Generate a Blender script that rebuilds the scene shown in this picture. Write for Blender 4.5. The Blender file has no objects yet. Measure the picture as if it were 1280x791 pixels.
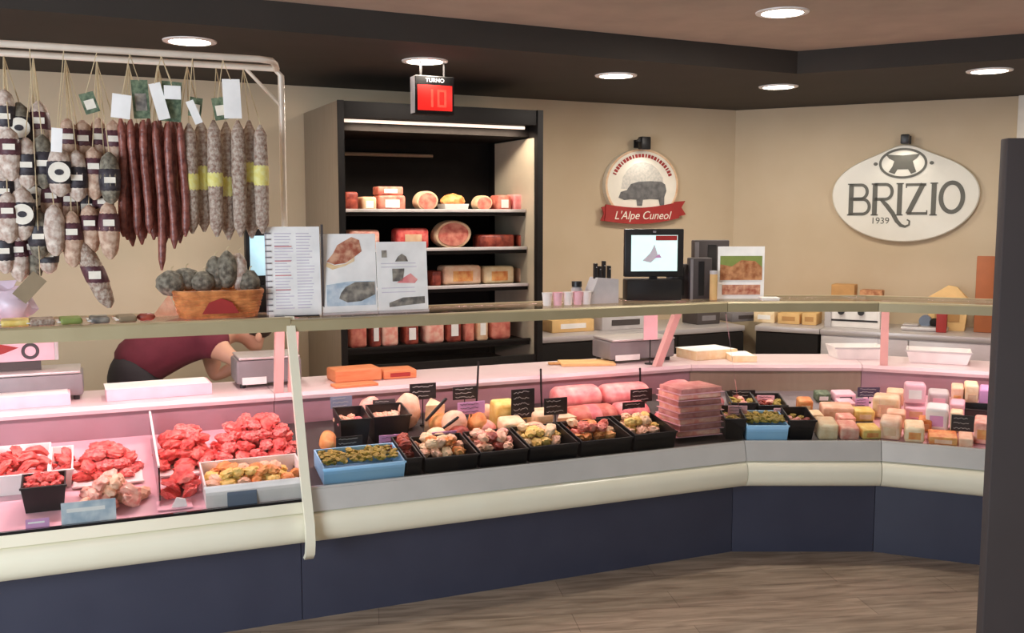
import bpy, bmesh, math, random
from mathutils import Vector, Matrix, noise

random.seed(7)
R = math.radians
COL = bpy.context.scene.collection

# ------------------------------------------------------------------ camera model (1280 x 791)
FPX, EYE, PITCH = 1230.0, 1.70, math.atan(127/1230.0)
CT, ST = math.cos(PITCH), math.sin(PITCH)


class Frame:
    """A wall or counter line: s runs along it, v runs away from the customer, z is up."""
    def __init__(self, ox, oy, deg):
        self.o = (ox, oy)
        self.a = R(deg)
        self.u = (math.cos(self.a), math.sin(self.a))
        self.w = (-math.sin(self.a), math.cos(self.a))

    def pt(self, s, v, z=0.0):
        return Vector((self.o[0] + self.u[0]*s + self.w[0]*v, self.o[1] + self.u[1]*s + self.w[1]*v, z))


MAIN = Frame(1.148, 4.676, 23.0)      # bumper front of the long counter (s<0)
MID = Frame(1.148, 4.676, 0.0)        # corner piece, s 0..0.65
RIGHT = Frame(1.797, 4.676, -23.0)    # right hand counter
WL = Frame(1.801, 8.04, 25.4)         # long back wall (s<0)
WR = Frame(1.801, 8.04, -28.3)        # right back wall (s>0)
MK = math.tan(R(11.5))


def on(fr, v, px, py):
    """(s, z) of the sight line through a photo point where it meets the upright plane v of a frame."""
    a, b = (px-640)/FPX, (395.5-py)/FPX
    d = (a, CT + b*ST, -ST + b*CT)
    p = fr.pt(0, v)
    t = (p.x*fr.w[0] + p.y*fr.w[1])/(d[0]*fr.w[0] + d[1]*fr.w[1])
    x, y = d[0]*t - fr.o[0], d[1]*t - fr.o[1]
    return x*fr.u[0] + y*fr.u[1], EYE + d[2]*t


def span(fr, v, x0, x1, y0, y1):
    ym, xm = (y0+y1)/2, (x0+x1)/2
    s0, s1 = on(fr, v, x0, ym)[0], on(fr, v, x1, ym)[0]
    return s0, s1, on(fr, v, xm, y1)[1], on(fr, v, xm, y0)[1]      # s0, s1, zlow, zhigh


# ------------------------------------------------------------------ materials
def lin(c):
    f = lambda x: (x/12.92 if x <= 0.04045 else ((x+0.055)/1.055)**2.4)
    return tuple(f(v/255.0) for v in c) + (1.0,)


MATS = {}


def mat(name, c, rough=0.5, metal=0.0, c2=None, scale=30.0, lo=0.35, hi=0.65, bump=0.0, bscale=None, emit=None, es=0.0,
        coat=0.0, stretch=None, detail=3.0, spec=0.5):
    if name in MATS:
        return MATS[name]
    m = bpy.data.materials.new(name)
    m.use_nodes = True
    nt = m.node_tree
    b = nt.nodes['Principled BSDF']
    b.inputs['Base Color'].default_value = lin(c)
    b.inputs['Roughness'].default_value = rough
    b.inputs['Metallic'].default_value = metal
    b.inputs['Coat Weight'].default_value = coat
    b.inputs['Specular IOR Level'].default_value = spec
    if emit:
        b.inputs['Emission Color'].default_value = lin(emit)
        b.inputs['Emission Strength'].default_value = es
    tc = nt.nodes.new('ShaderNodeTexCoord')
    mp = nt.nodes.new('ShaderNodeMapping')
    nt.links.new(tc.outputs['Object'], mp.inputs[0])
    if stretch:
        mp.inputs['Scale'].default_value = stretch
    n = nt.nodes.new('ShaderNodeTexNoise')
    n.inputs['Scale'].default_value = scale
    n.inputs['Detail'].default_value = detail
    nt.links.new(mp.outputs[0], n.inputs['Vector'])
    r = nt.nodes.new('ShaderNodeValToRGB')
    r.color_ramp.elements[0].position = lo
    r.color_ramp.elements[1].position = hi
    r.color_ramp.elements[0].color = lin(c)
    r.color_ramp.elements[1].color = lin(c2 if c2 else tuple(min(255, int(x*1.06)) for x in c))
    nt.links.new(n.outputs['Fac'], r.inputs[0])
    nt.links.new(r.outputs[0], b.inputs['Base Color'])
    if bump:
        n2 = nt.nodes.new('ShaderNodeTexNoise')
        n2.inputs['Scale'].default_value = bscale or scale*2
        nt.links.new(mp.outputs[0], n2.inputs['Vector'])
        bp = nt.nodes.new('ShaderNodeBump')
        bp.inputs['Strength'].default_value = bump
        bp.inputs['Distance'].default_value = 0.01
        nt.links.new(n2.outputs['Fac'], bp.inputs['Height'])
        nt.links.new(bp.outputs[0], b.inputs['Normal'])
    MATS[name] = m
    return m


def glass_mat(name, tint, refl=1.0):
    m = bpy.data.materials.new(name)
    m.use_nodes = True
    nt = m.node_tree
    nt.nodes.clear()
    o = nt.nodes.new('ShaderNodeOutputMaterial')
    mx = nt.nodes.new('ShaderNodeMixShader')
    t = nt.nodes.new('ShaderNodeBsdfTransparent')
    t.inputs[0].default_value = tint
    g = nt.nodes.new('ShaderNodeBsdfGlossy')
    g.inputs['Roughness'].default_value = 0.02
    fr = nt.nodes.new('ShaderNodeFresnel')
    fr.inputs['IOR'].default_value = 1.45
    ml = nt.nodes.new('ShaderNodeMath')
    ml.operation = 'MULTIPLY'
    ml.inputs[1].default_value = refl
    nt.links.new(fr.outputs[0], ml.inputs[0])
    nt.links.new(ml.outputs[0], mx.inputs[0])
    nt.links.new(t.outputs[0], mx.inputs[1])
    nt.links.new(g.outputs[0], mx.inputs[2])
    nt.links.new(mx.outputs[0], o.inputs[0])
    MATS[name] = m
    return m


def floor_mat():
    m = bpy.data.materials.new('wood_floor')
    m.use_nodes = True
    nt = m.node_tree
    b = nt.nodes['Principled BSDF']
    b.inputs['Roughness'].default_value = 0.42
    tc = nt.nodes.new('ShaderNodeTexCoord')
    mp = nt.nodes.new('ShaderNodeMapping')
    mp.inputs['Rotation'].default_value = (0, 0, R(-8))
    nt.links.new(tc.outputs['Object'], mp.inputs[0])
    br = nt.nodes.new('ShaderNodeTexBrick')
    br.offset = 0.37
    br.inputs['Color1'].default_value = lin((192, 172, 150))
    br.inputs['Color2'].default_value = lin((178, 160, 140))
    br.inputs['Mortar'].default_value = lin((148, 130, 112))
    br.inputs['Scale'].default_value = 1.0
    br.inputs['Mortar Size'].default_value = 0.0018
    br.inputs['Brick Width'].default_value = 1.3
    br.inputs['Row Height'].default_value = 0.19
    nt.links.new(mp.outputs[0], br.inputs['Vector'])
    mp2 = nt.nodes.new('ShaderNodeMapping')
    mp2.inputs['Scale'].default_value = (1.6, 11, 1)
    nt.links.new(mp.outputs[0], mp2.inputs[0])
    n = nt.nodes.new('ShaderNodeTexNoise')
    n.inputs['Scale'].default_value = 2.2
    n.inputs['Detail'].default_value = 6
    n.inputs['Distortion'].default_value = 0.7
    nt.links.new(mp2.outputs[0], n.inputs['Vector'])
    r = nt.nodes.new('ShaderNodeValToRGB')
    r.color_ramp.elements[0].position = 0.3
    r.color_ramp.elements[0].color = (0.58, 0.54, 0.5, 1)
    r.color_ramp.elements[1].position = 0.68
    r.color_ramp.elements[1].color = (1.12, 1.1, 1.08, 1)
    nt.links.new(n.outputs['Fac'], r.inputs[0])
    mx = nt.nodes.new('ShaderNodeMix')
    mx.data_type = 'RGBA'
    mx.blend_type = 'MULTIPLY'
    mx.inputs[0].default_value = 1.0
    nt.links.new(br.outputs['Color'], mx.inputs[6])
    nt.links.new(r.outputs[0], mx.inputs[7])
    nt.links.new(mx.outputs[2], b.inputs['Base Color'])
    MATS['floor'] = m
    return m


M = dict(
    wall=mat('tan_wall_paint', (201, 180, 150), 0.85, c2=(205, 185, 156), scale=3),
    ceiling=mat('pale_ceiling_paint', (172, 154, 138), 0.9, scale=4),
    soffit=mat('dark_soffit_paint', (50, 43, 37), 0.8, c2=(53, 46, 40), scale=4),
    floor=floor_mat(),
    plinth=mat('navy_plinth', (58, 60, 76), 0.45, c2=(62, 64, 80), scale=5),
    cream=mat('cream_plastic', (242, 236, 210), 0.3, c2=(244, 239, 214), scale=6),
    ledge=mat('grey_ledge', (206, 203, 196), 0.25, 0.2, c2=(211, 208, 201), scale=8),
    railm=mat('champagne_rail', (176, 162, 126), 0.42, 0.15, c2=(181, 168, 132), scale=8),
    pinklitsteel=mat('steel_panel_lit_pink', (158, 124, 132), 0.4, 0.1, c2=(164, 130, 138), scale=8),  # stainless panel, pink of the case lamps put into its colour
    inpanel=mat('pale_inner_panel', (182, 172, 152), 0.35, scale=6),
    salamipeach=mat('peach_salami', (172, 134, 112), 0.75, c2=(216, 188, 164), scale=38, bump=0.5, bscale=60),
    worktop=mat('white_worktop_lit_pink', (226, 204, 206), 0.35, c2=(230, 209, 211), scale=10),  # white worktop with the lamps' pink cast painted into the colour
    deckpink=mat('pale_rosy_deck', (224, 178, 188), 0.4, c2=(228, 184, 194), scale=10),
    steel=mat('brushed_steel', (202, 194, 194), 0.35, 0.4, c2=(210, 203, 202), scale=20, stretch=(1, 12, 12)),
    white=mat('white_enamel', (236, 232, 228), 0.4, scale=10),
    paper=mat('white_paper', (240, 238, 234), 0.8, scale=10),
    black=mat('black_plastic', (26, 24, 25), 0.4, c2=(31, 29, 30), scale=15),
    blackm=mat('black_metal', (22, 19, 18), 0.7, c2=(25, 22, 21), scale=15, spec=0.2),
    dgrey=mat('dark_grey_panel', (70, 62, 61), 0.6, c2=(73, 65, 64), scale=4),
    grey=mat('grey_plastic', (128, 122, 124), 0.45, scale=14),
    lgrey=mat('light_grey_plastic', (190, 184, 184), 0.45, scale=14),
    taupe=mat('taupe_laminate', (146, 130, 111), 0.55, c2=(152, 136, 117), scale=6, stretch=(6, 6, 0.7)),
    pinklitpost=mat('post_lit_pink', (226, 178, 172), 0.4, scale=10),  # posts coloured pink to carry the case lamp light
    glass=glass_mat('clear_glass', (0.955, 0.965, 0.955, 1), 0.55),
    film=glass_mat('clear_film', (0.97, 0.95, 0.95, 1), 1.0),
    lamp=mat('lamp_glow', (255, 250, 240), 0.5, emit=(255, 246, 228), es=22),
    tube=mat('tube_glow', (255, 244, 238), 0.5, emit=(255, 226, 214), es=5.0),
    ctube=mat('cooler_tube_glow', (255, 240, 228), 0.5, emit=(255, 226, 205), es=1.1),
    screen=mat('screen_glow', (200, 226, 222), 0.3, emit=(205, 232, 228), es=0.75),
    screenblue=mat('blue_screen_glow', (180, 214, 228), 0.3, emit=(176, 216, 232), es=0.75),
    redled=mat('red_led_glow', (220, 30, 24), 0.4, emit=(236, 38, 30), es=0.75),
    redled2=mat('bright_led_glow', (255, 80, 60), 0.4, emit=(255, 70, 56), es=1.0),
    redband=mat('red_print', (160, 44, 40), 0.55, scale=12),
    signwhite=mat('sign_white', (236, 228, 212), 0.4, scale=6),
    signcream=mat('sign_cream', (222, 214, 196), 0.35, scale=6, c2=(226, 219, 202)),
    signgrey=mat('sign_letter_grey', (88, 84, 72), 0.5, scale=12),
    pig=mat('pig_grey', (92, 90, 90), 0.6, c2=(120, 118, 116), scale=25),
    halftone=mat('halftone_grey', (200, 196, 186), 0.6, c2=(222, 214, 202), scale=60),
    green=mat('dark_green_print', (58, 78, 58), 0.6, c2=(120, 136, 108), scale=40),
    maroonlabel=mat('maroon_label', (74, 34, 44), 0.55, c2=(100, 60, 66), scale=60),
    blacklabel=mat('black_label', (40, 36, 42), 0.55, c2=(66, 60, 66), scale=60),
    yellowlabel=mat('yellow_label', (220, 208, 110), 0.55, c2=(228, 222, 150), scale=50),
    emblem=mat('round_emblem_white', (232, 224, 208), 0.55, scale=30),
    salami=mat('mottled_salami', (170, 142, 126), 0.75, c2=(222, 208, 194), scale=38, bump=0.5, bscale=60),
    salamidark=mat('dark_salami', (82, 74, 62), 0.75, c2=(146, 138, 120), scale=40, bump=0.5, bscale=60),
    netted=mat('netted_salami', (140, 112, 96), 0.75, c2=(192, 176, 160), scale=70, bump=0.6, bscale=110),
    thin=mat('thin_red_sausage', (104, 50, 42), 0.4, c2=(152, 90, 76), scale=42, bump=0.4, bscale=60),
    string=mat('twine', (196, 176, 140), 0.9, scale=60),
    rackm=mat('white_rack_metal', (226, 214, 198), 0.35, 0.1, scale=10),
    wicker=mat('wicker', (222, 146, 84), 0.6, c2=(176, 106, 58), scale=24, bump=0.4),
    meat=mat('fresh_red_meat', (218, 62, 62), 0.4, c2=(242, 124, 112), scale=34, bump=0.5, bscale=55, detail=5),
    mince=mat('minced_meat', (222, 70, 70), 0.45, c2=(246, 150, 140), scale=70, bump=0.9, bscale=90, detail=5),
    pinkmeat=mat('pale_pink_meat', (236, 150, 134), 0.4, c2=(250, 206, 184), scale=26, bump=0.4, bscale=40),
    ham=mat('pink_ham', (232, 120, 124), 0.4, c2=(248, 176, 170), scale=16, bump=0.25, bscale=30),
    hamdark=mat('rosy_ham', (196, 90, 78), 0.4, c2=(232, 152, 130), scale=22, bump=0.25, bscale=30),
    hamdull=mat('dull_rosy_ham', (188, 118, 112), 0.45, c2=(214, 158, 148), scale=22, bump=0.2),
    speck=mat('dark_cured_meat', (120, 42, 34), 0.45, c2=(176, 82, 62), scale=26, bump=0.3),
    fat=mat('cured_fat_edge', (238, 208, 172), 0.5, scale=20, c2=(226, 180, 140)),
    cream_food=mat('cream_food', (238, 206, 158), 0.5, c2=(248, 228, 190), scale=24, bump=0.3),
    yellow_food=mat('yellow_food', (232, 196, 96), 0.5, c2=(246, 222, 140), scale=24, bump=0.3),
    orange_food=mat('orange_food', (222, 128, 66), 0.5, c2=(240, 180, 110), scale=24, bump=0.4),
    peach_food=mat('peach_food', (240, 186, 150), 0.5, c2=(248, 214, 184), scale=20, bump=0.3),
    olive=mat('olive_leaves', (136, 122, 44), 0.6, c2=(176, 156, 66), scale=40, bump=0.6),
    bluebox=mat('light_blue_plastic', (150, 206, 246), 0.4, c2=(168, 216, 248), scale=4),
    orangeboard=mat('orange_board', (216, 126, 78), 0.55, c2=(226, 142, 94), scale=12, stretch=(1, 8, 8)),
    tanbox=mat('tan_cardboard', (222, 182, 122), 0.7, scale=14),
    cardboard=mat('brown_cardboard', (186, 140, 86), 0.7, scale=14),
    rust=mat('rust_brown_board', (164, 92, 50), 0.6, scale=10),
    lilac=mat('lilac_card', (208, 156, 200), 0.55, scale=12),
    pinkcard=mat('pink_card', (238, 190, 200), 0.55, scale=12),
    bluegrey=mat('blue_grey_card', (110, 122, 140), 0.55, scale=12),
    purple=mat('dark_purple_card', (62, 52, 78), 0.55, scale=12),
    chalk=mat('chalk_writing', (176, 178, 172), 0.7, scale=12),
    inkgrey=mat('grey_ink', (206, 198, 208), 0.7, scale=12),
    inkred=mat('red_ink', (206, 140, 140), 0.7, scale=12),
    inkdark=mat('dark_ink', (70, 66, 70), 0.7, scale=12),
    photodark=mat('photo_dark', (96, 92, 88), 0.6, c2=(168, 160, 146), scale=26),
    photoblue=mat('photo_blue', (170, 190, 206), 0.6, c2=(222, 230, 234), scale=20),
    photomeat=mat('photo_meat', (168, 88, 66), 0.6, c2=(222, 172, 140), scale=34),
    photogreen=mat('photo_green', (132, 146, 76), 0.6, scale=30),
    photobrown=mat('photo_brown', (150, 86, 48), 0.6, c2=(206, 150, 104), scale=26),
    skin=mat('skin', (206, 158, 132), 0.55, scale=12),
    shirt=mat('maroon_shirt', (104, 30, 48), 0.85, c2=(112, 36, 54), scale=20),
    trousers=mat('dark_trousers', (38, 34, 40), 0.85, scale=20),
    hair=mat('dark_hair', (48, 36, 30), 0.6, scale=60, c2=(66, 50, 40)),
    bag=mat('lilac_plastic_bag', (206, 184, 196), 0.35, scale=16),
    brownpaper=mat('brown_label_paper', (136, 118, 92), 0.7, scale=16),
    striptrim=mat('white_trim', (232, 222, 206), 0.6, scale=8),
)


# ------------------------------------------------------------------ mesh builder
class MB:
    def __init__(self):
        self.bm = bmesh.new()

    def box(self, x0, x1, y0, y1, z0, z1, bev=0.0, seg=2, mtx=None):
        r = bmesh.ops.create_cube(self.bm, size=1.0)
        vs = r['verts']
        for v in vs:
            v.co = Vector(((x0+x1)/2 + v.co.x*(x1-x0), (y0+y1)/2 + v.co.y*(y1-y0), (z0+z1)/2 + v.co.z*(z1-z0)))
        if bev:
            es = list({e for v in vs for e in v.link_edges})
            rb = bmesh.ops.bevel(self.bm, geom=es, offset=bev, segments=seg, profile=0.5, affect='EDGES')
            vs = list({v for f in rb['faces'] for v in f.verts} | {v for v in vs if v.is_valid})
        if mtx:
            bmesh.ops.transform(self.bm, matrix=mtx, verts=vs)
        return self

    def faces(self, pts, polys):
        vs = [self.bm.verts.new(p) for p in pts]
        for p in polys:
            try:
                self.bm.faces.new([vs[i] for i in p])
            except ValueError:
                pass
        return vs

    def rings(self, rings, cap=True, closed=True):
        vs = [[self.bm.verts.new(p) for p in ring] for ring in rings]
        n = len(vs[0])
        for a, b in zip(vs[:-1], vs[1:]):
            for i in range(n if closed else n-1):
                j = (i+1) % n
                self.bm.faces.new((a[i], a[j], b[j], b[i]))
        if cap:
            self.bm.faces.new(list(reversed(vs[0])))
            self.bm.faces.new(vs[-1])
        return self

    def tube(self, path, r, n=8, squash=1.0):
        path = [Vector(p) for p in path]
        rad = r if isinstance(r, (list, tuple)) else [r]*len(path)
        rings = []
        t0 = (path[1]-path[0]).normalized()
        up = Vector((0, 0, 1)) if abs(t0.z) < 0.9 else Vector((1, 0, 0))
        nx = t0.cross(up).normalized()
        for i, p in enumerate(path):
            t = (path[min(i+1, len(path)-1)] - path[max(i-1, 0)]).normalized()
            nx = (nx - t*nx.dot(t)).normalized()
            ny = t.cross(nx)
            rings.append([p + (nx*math.cos(2*math.pi*k/n) + ny*math.sin(2*math.pi*k/n)*squash)*rad[i] for k in range(n)])
        return self.rings(rings)

    def lathe(self, prof, n=24, c=(0, 0, 0)):
        hollow = prof[0][0] > 0.006 and prof[-1][0] > 0.006      # a ring or an open vessel: close the wall, not the hole
        if hollow:
            prof = list(prof) + [prof[0]]
        return self.rings([[(c[0]+r*math.cos(2*math.pi*k/n), c[1]+r*math.sin(2*math.pi*k/n), c[2]+z) for k in range(n)] for r, z in prof], cap=not hollow)

    def prism(self, poly, y0, y1):
        """polygon in the x-z plane, thick from y0 to y1"""
        return self.rings([[(x, y0, z) for x, z in poly], [(x, y1, z) for x, z in poly]])

    def slab(self, poly, z0, z1):
        return self.rings([[(x, y, z0) for x, y in poly], [(x, y, z1) for x, y in poly]])

    def run(self, prof, s0, k0, s1, k1):
        """profile (v, z) carried along s between two mitred ends"""
        return self.rings([[(s0+k0*v, v, z) for v, z in prof], [(s1+k1*v, v, z) for v, z in prof]])

    def blob(self, c, r, sub=2, amp=0.0, freq=8.0, seed=0.0, mtx=None):
        res = bmesh.ops.create_icosphere(self.bm, subdivisions=sub, radius=1.0)
        for v in res['verts']:
            d = 1.0
            if amp:
                d += amp*noise.noise(v.co*freq*0.25 + Vector((seed*3.1, seed*1.7, seed)))
            q = Vector((v.co.x*r[0]*d, v.co.y*r[1]*d, v.co.z*r[2]*d))
            if mtx:
                q = mtx @ q
            v.co = q + Vector(c)
        return self

    def bin(self, w, d, h, t=0.006, flare=0.012, z=0.0, bottom=0.006):
        """open topped tray, base at z, centred in x and y"""
        def rect(hw, hd, zz):
            return [(-hw, -hd, zz), (hw, -hd, zz), (hw, hd, zz), (-hw, hd, zz)]
        self.rings([rect(w/2-flare, d/2-flare, z), rect(w/2, d/2, z+h), rect(w/2-t, d/2-t, z+h), rect(w/2-flare-t, d/2-flare-t, z+bottom)])
        return self

    def stroke(self, pts, wid, y0, y1, closed=False):
        """flat ribbon letter stroke in the x-z plane, thick from y0 to y1"""
        pts = [Vector((p[0], 0, p[1])) for p in pts]
        L, Rr = [], []
        n = len(pts)
        for i, p in enumerate(pts):
            if closed:
                t = (pts[(i+1) % n] - pts[i-1]).normalized()
            else:
                t = (pts[min(i+1, n-1)] - pts[max(i-1, 0)]).normalized()
            nn = Vector((-t.z, 0, t.x))
            wd = wid[i] if isinstance(wid, (list, tuple)) else wid
            L.append(p + nn*wd/2)
            Rr.append(p - nn*wd/2)
        rings = []
        for a, b in zip(L, Rr):
            rings.append([(a.x, y0, a.z), (b.x, y0, b.z), (b.x, y1, b.z), (a.x, y1, a.z)])
        if closed:
            rings.append(rings[0])
            return self.rings(rings, cap=False)
        return self.rings(rings)

    def build(self, name, m, parent=None, label=None, smooth=True):
        bmesh.ops.recalc_face_normals(self.bm, faces=self.bm.faces)
        if smooth:
            for f in self.bm.faces:
                f.smooth = True
            for e in self.bm.edges:
                if len(e.link_faces) == 2 and e.calc_face_angle(0) > R(40):
                    e.smooth = False
        me = bpy.data.meshes.new(name)
        self.bm.to_mesh(me)
        self.bm.free()
        me.materials.append(M[m] if isinstance(m, str) else m)
        o = bpy.data.objects.new(name, me)
        COL.objects.link(o)
        if parent:
            o.parent = parent
        if label:
            o['label'] = label
        return o


def tag(o, label, cat, group=None, kind=None):
    o['label'] = label
    o['category'] = cat
    if group:
        o['group'] = group
    if kind:
        o['kind'] = kind
    return o


def put(o, fr, s, v, z, rz=0.0, rx=0.0, ry=0.0):
    o.location = fr.pt(s, v, z)
    o.rotation_euler = (rx, ry, fr.a + rz)
    return o


def thing(name, label, cat, fr, s, v, z=0.0, rz=0.0, group=None, rx=0.0, ry=0.0):
    o = bpy.data.objects.new(name, None)
    o.empty_display_size = 0.05
    COL.objects.link(o)
    put(o, fr, s, v, z, rz, rx, ry)
    return tag(o, label, cat, group)


def dup(root, label=None, group=None):
    c = root.copy()
    COL.objects.link(c)
    if label:
        c['label'] = label
    if group:
        c['group'] = group
    for ch in list(root.children):
        d = ch.copy()
        COL.objects.link(d)
        d.parent = c
        for g in list(ch.children):
            e = g.copy()
            COL.objects.link(e)
            e.parent = d
    return c


def structure(o):
    o['kind'] = 'structure'
    return o


def text_mesh(txt, size, depth, shear=0.0, align='CENTER'):
    cu = bpy.data.curves.new('t', 'FONT')
    cu.body = txt
    cu.size = size
    cu.extrude = depth
    cu.shear = shear
    cu.align_x = align
    cu.align_y = 'CENTER'
    o = bpy.data.objects.new('t', cu)
    COL.objects.link(o)
    bpy.context.view_layer.update()
    me = bpy.data.meshes.new_from_object(o.evaluated_get(bpy.context.evaluated_depsgraph_get()))
    bpy.data.objects.remove(o)
    return me


def text_part(name, txt, size, m, parent, loc, depth=0.002, shear=0.0):
    me = text_mesh(txt, size, depth, shear)
    me.materials.clear()
    me.materials.append(M[m])
    me.transform(Matrix.Translation(Vector(loc)) @ Matrix.Rotation(R(90), 4, 'X'))
    o = bpy.data.objects.new(name, me)
    COL.objects.link(o)
    o.parent = parent
    return o


ORD = ['first', 'second', 'third', 'fourth', 'fifth', 'sixth', 'seventh', 'eighth', 'ninth', 'tenth', 'eleventh', 'twelfth',
       'thirteenth', 'fourteenth', 'fifteenth']


def ellipse(cx, cz, rx, rz, n=48, a0=0.0, a1=360.0):
    full = abs(a1-a0) >= 359.9
    k = n if full else n-1
    return [(cx+rx*math.cos(R(a0+(a1-a0)*i/k)), cz+rz*math.sin(R(a0+(a1-a0)*i/k))) for i in range(n)]

# ------------------------------------------------------------------ room shell
structure(MB().slab([(-8, -1.5), (6.5, -1.5), (6.5, 9.5), (-8, 9.5)], -0.06, 0.0).build('floor', 'floor'))
w = structure(put(MB().box(-9.0, 0.0, 0.0, 0.12, 0.0, 2.70).build('wall_left', 'wall'), WL, 0, 0, 0))
w = structure(put(MB().box(0.0, 4.4, 0.0, 0.12, 0.0, 2.70).build('wall_back', 'wall'), WR, 0, 0, 0))
structure(MB().slab([(-8, -1.5), (6.5, -1.5), (6.5, 9.5), (-8, 9.5)], 2.667, 2.75).build('ceiling', 'ceiling'))
EC = (1.697, 5.975)
edgeL, edgeR = -8.0, 6.5
poly = [(edgeL, EC[1]-0.497*(EC[0]-edgeL)), EC, (edgeR, EC[1]-0.545*(edgeR-EC[0])), (edgeR, 9.5), (edgeL, 9.5)]
structure(MB().slab(poly, 2.535, 2.6669).build('trim_1', 'soffit'))
s_trim = on(WR, -0.03, 1273, 130)[0]
structure(put(MB().box(s_trim, s_trim+0.5, -0.05, -0.0005, 0.0, 2.5349, 0.004).build('trim_2', 'striptrim'), WR, 0, 0, 0))

# ------------------------------------------------------------------ recessed downlights
LIGHTS = [(-1.555, 4.859, 2.535, 'round recessed downlight in the dark soffit above the hanging sausages'),
          (-0.475, 5.478, 2.535, 'round recessed downlight in the dark soffit just above the red number display'),
          (0.625, 6.035, 2.535, 'round recessed downlight in the dark soffit left of the round pig sign'),
          (1.742, 6.554, 2.535, 'round recessed downlight in the dark soffit near the inner corner, between the two signs'),
          (2.776, 5.837, 2.535, 'round recessed downlight in the dark soffit at the far right'),
          (1.296, 4.842, 2.667, 'round recessed downlight in the pale ceiling at the top edge, outside the dark soffit')]
for i, (x, y, z, lab) in enumerate(LIGHTS):
    t = bpy.data.objects.new('downlight', None)
    COL.objects.link(t)
    t.location = (x, y, z)
    tag(t, lab, 'ceiling light', 'recessed downlights')
    MB().lathe([(0.098, -0.008), (0.125, -0.006), (0.127, 0.0005), (0.098, 0.0005)], 32).build('rim', 'white', t)
    MB().lathe([(0.002, -0.004), (0.097, -0.004), (0.097, 0.0005), (0.002, 0.0005)], 32).build('diffuser', 'lamp', t)
    la = bpy.data.lights.new('downlight_lamp', 'AREA')
    la.shape = 'DISK'
    la.size = 0.18
    la.energy = 14.5
    la.color = (1.0, 0.91, 0.80)
    la.spread = R(180)
    lo = bpy.data.objects.new('downlight_lamp', la)
    COL.objects.link(lo)
    lo.location = (0, 0, -0.012)
    lo.parent = t

# ------------------------------------------------------------------ refrigerated counters
DECK1, DV0, DV1 = 0.72, 0.072, 0.76
CUR = [0.588]
BUMPER = [(0.16, 0.372), (0.06, 0.372), (0.025, 0.385), (0.004, 0.415), (0.0, 0.45), (0.006, 0.48), (0.022, 0.498), (0.05, 0.506), (0.16, 0.506)]


def deck(v):
    return CUR[0] + (v-DV0)*(DECK1-CUR[0])/(DV1-DV0)


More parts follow.
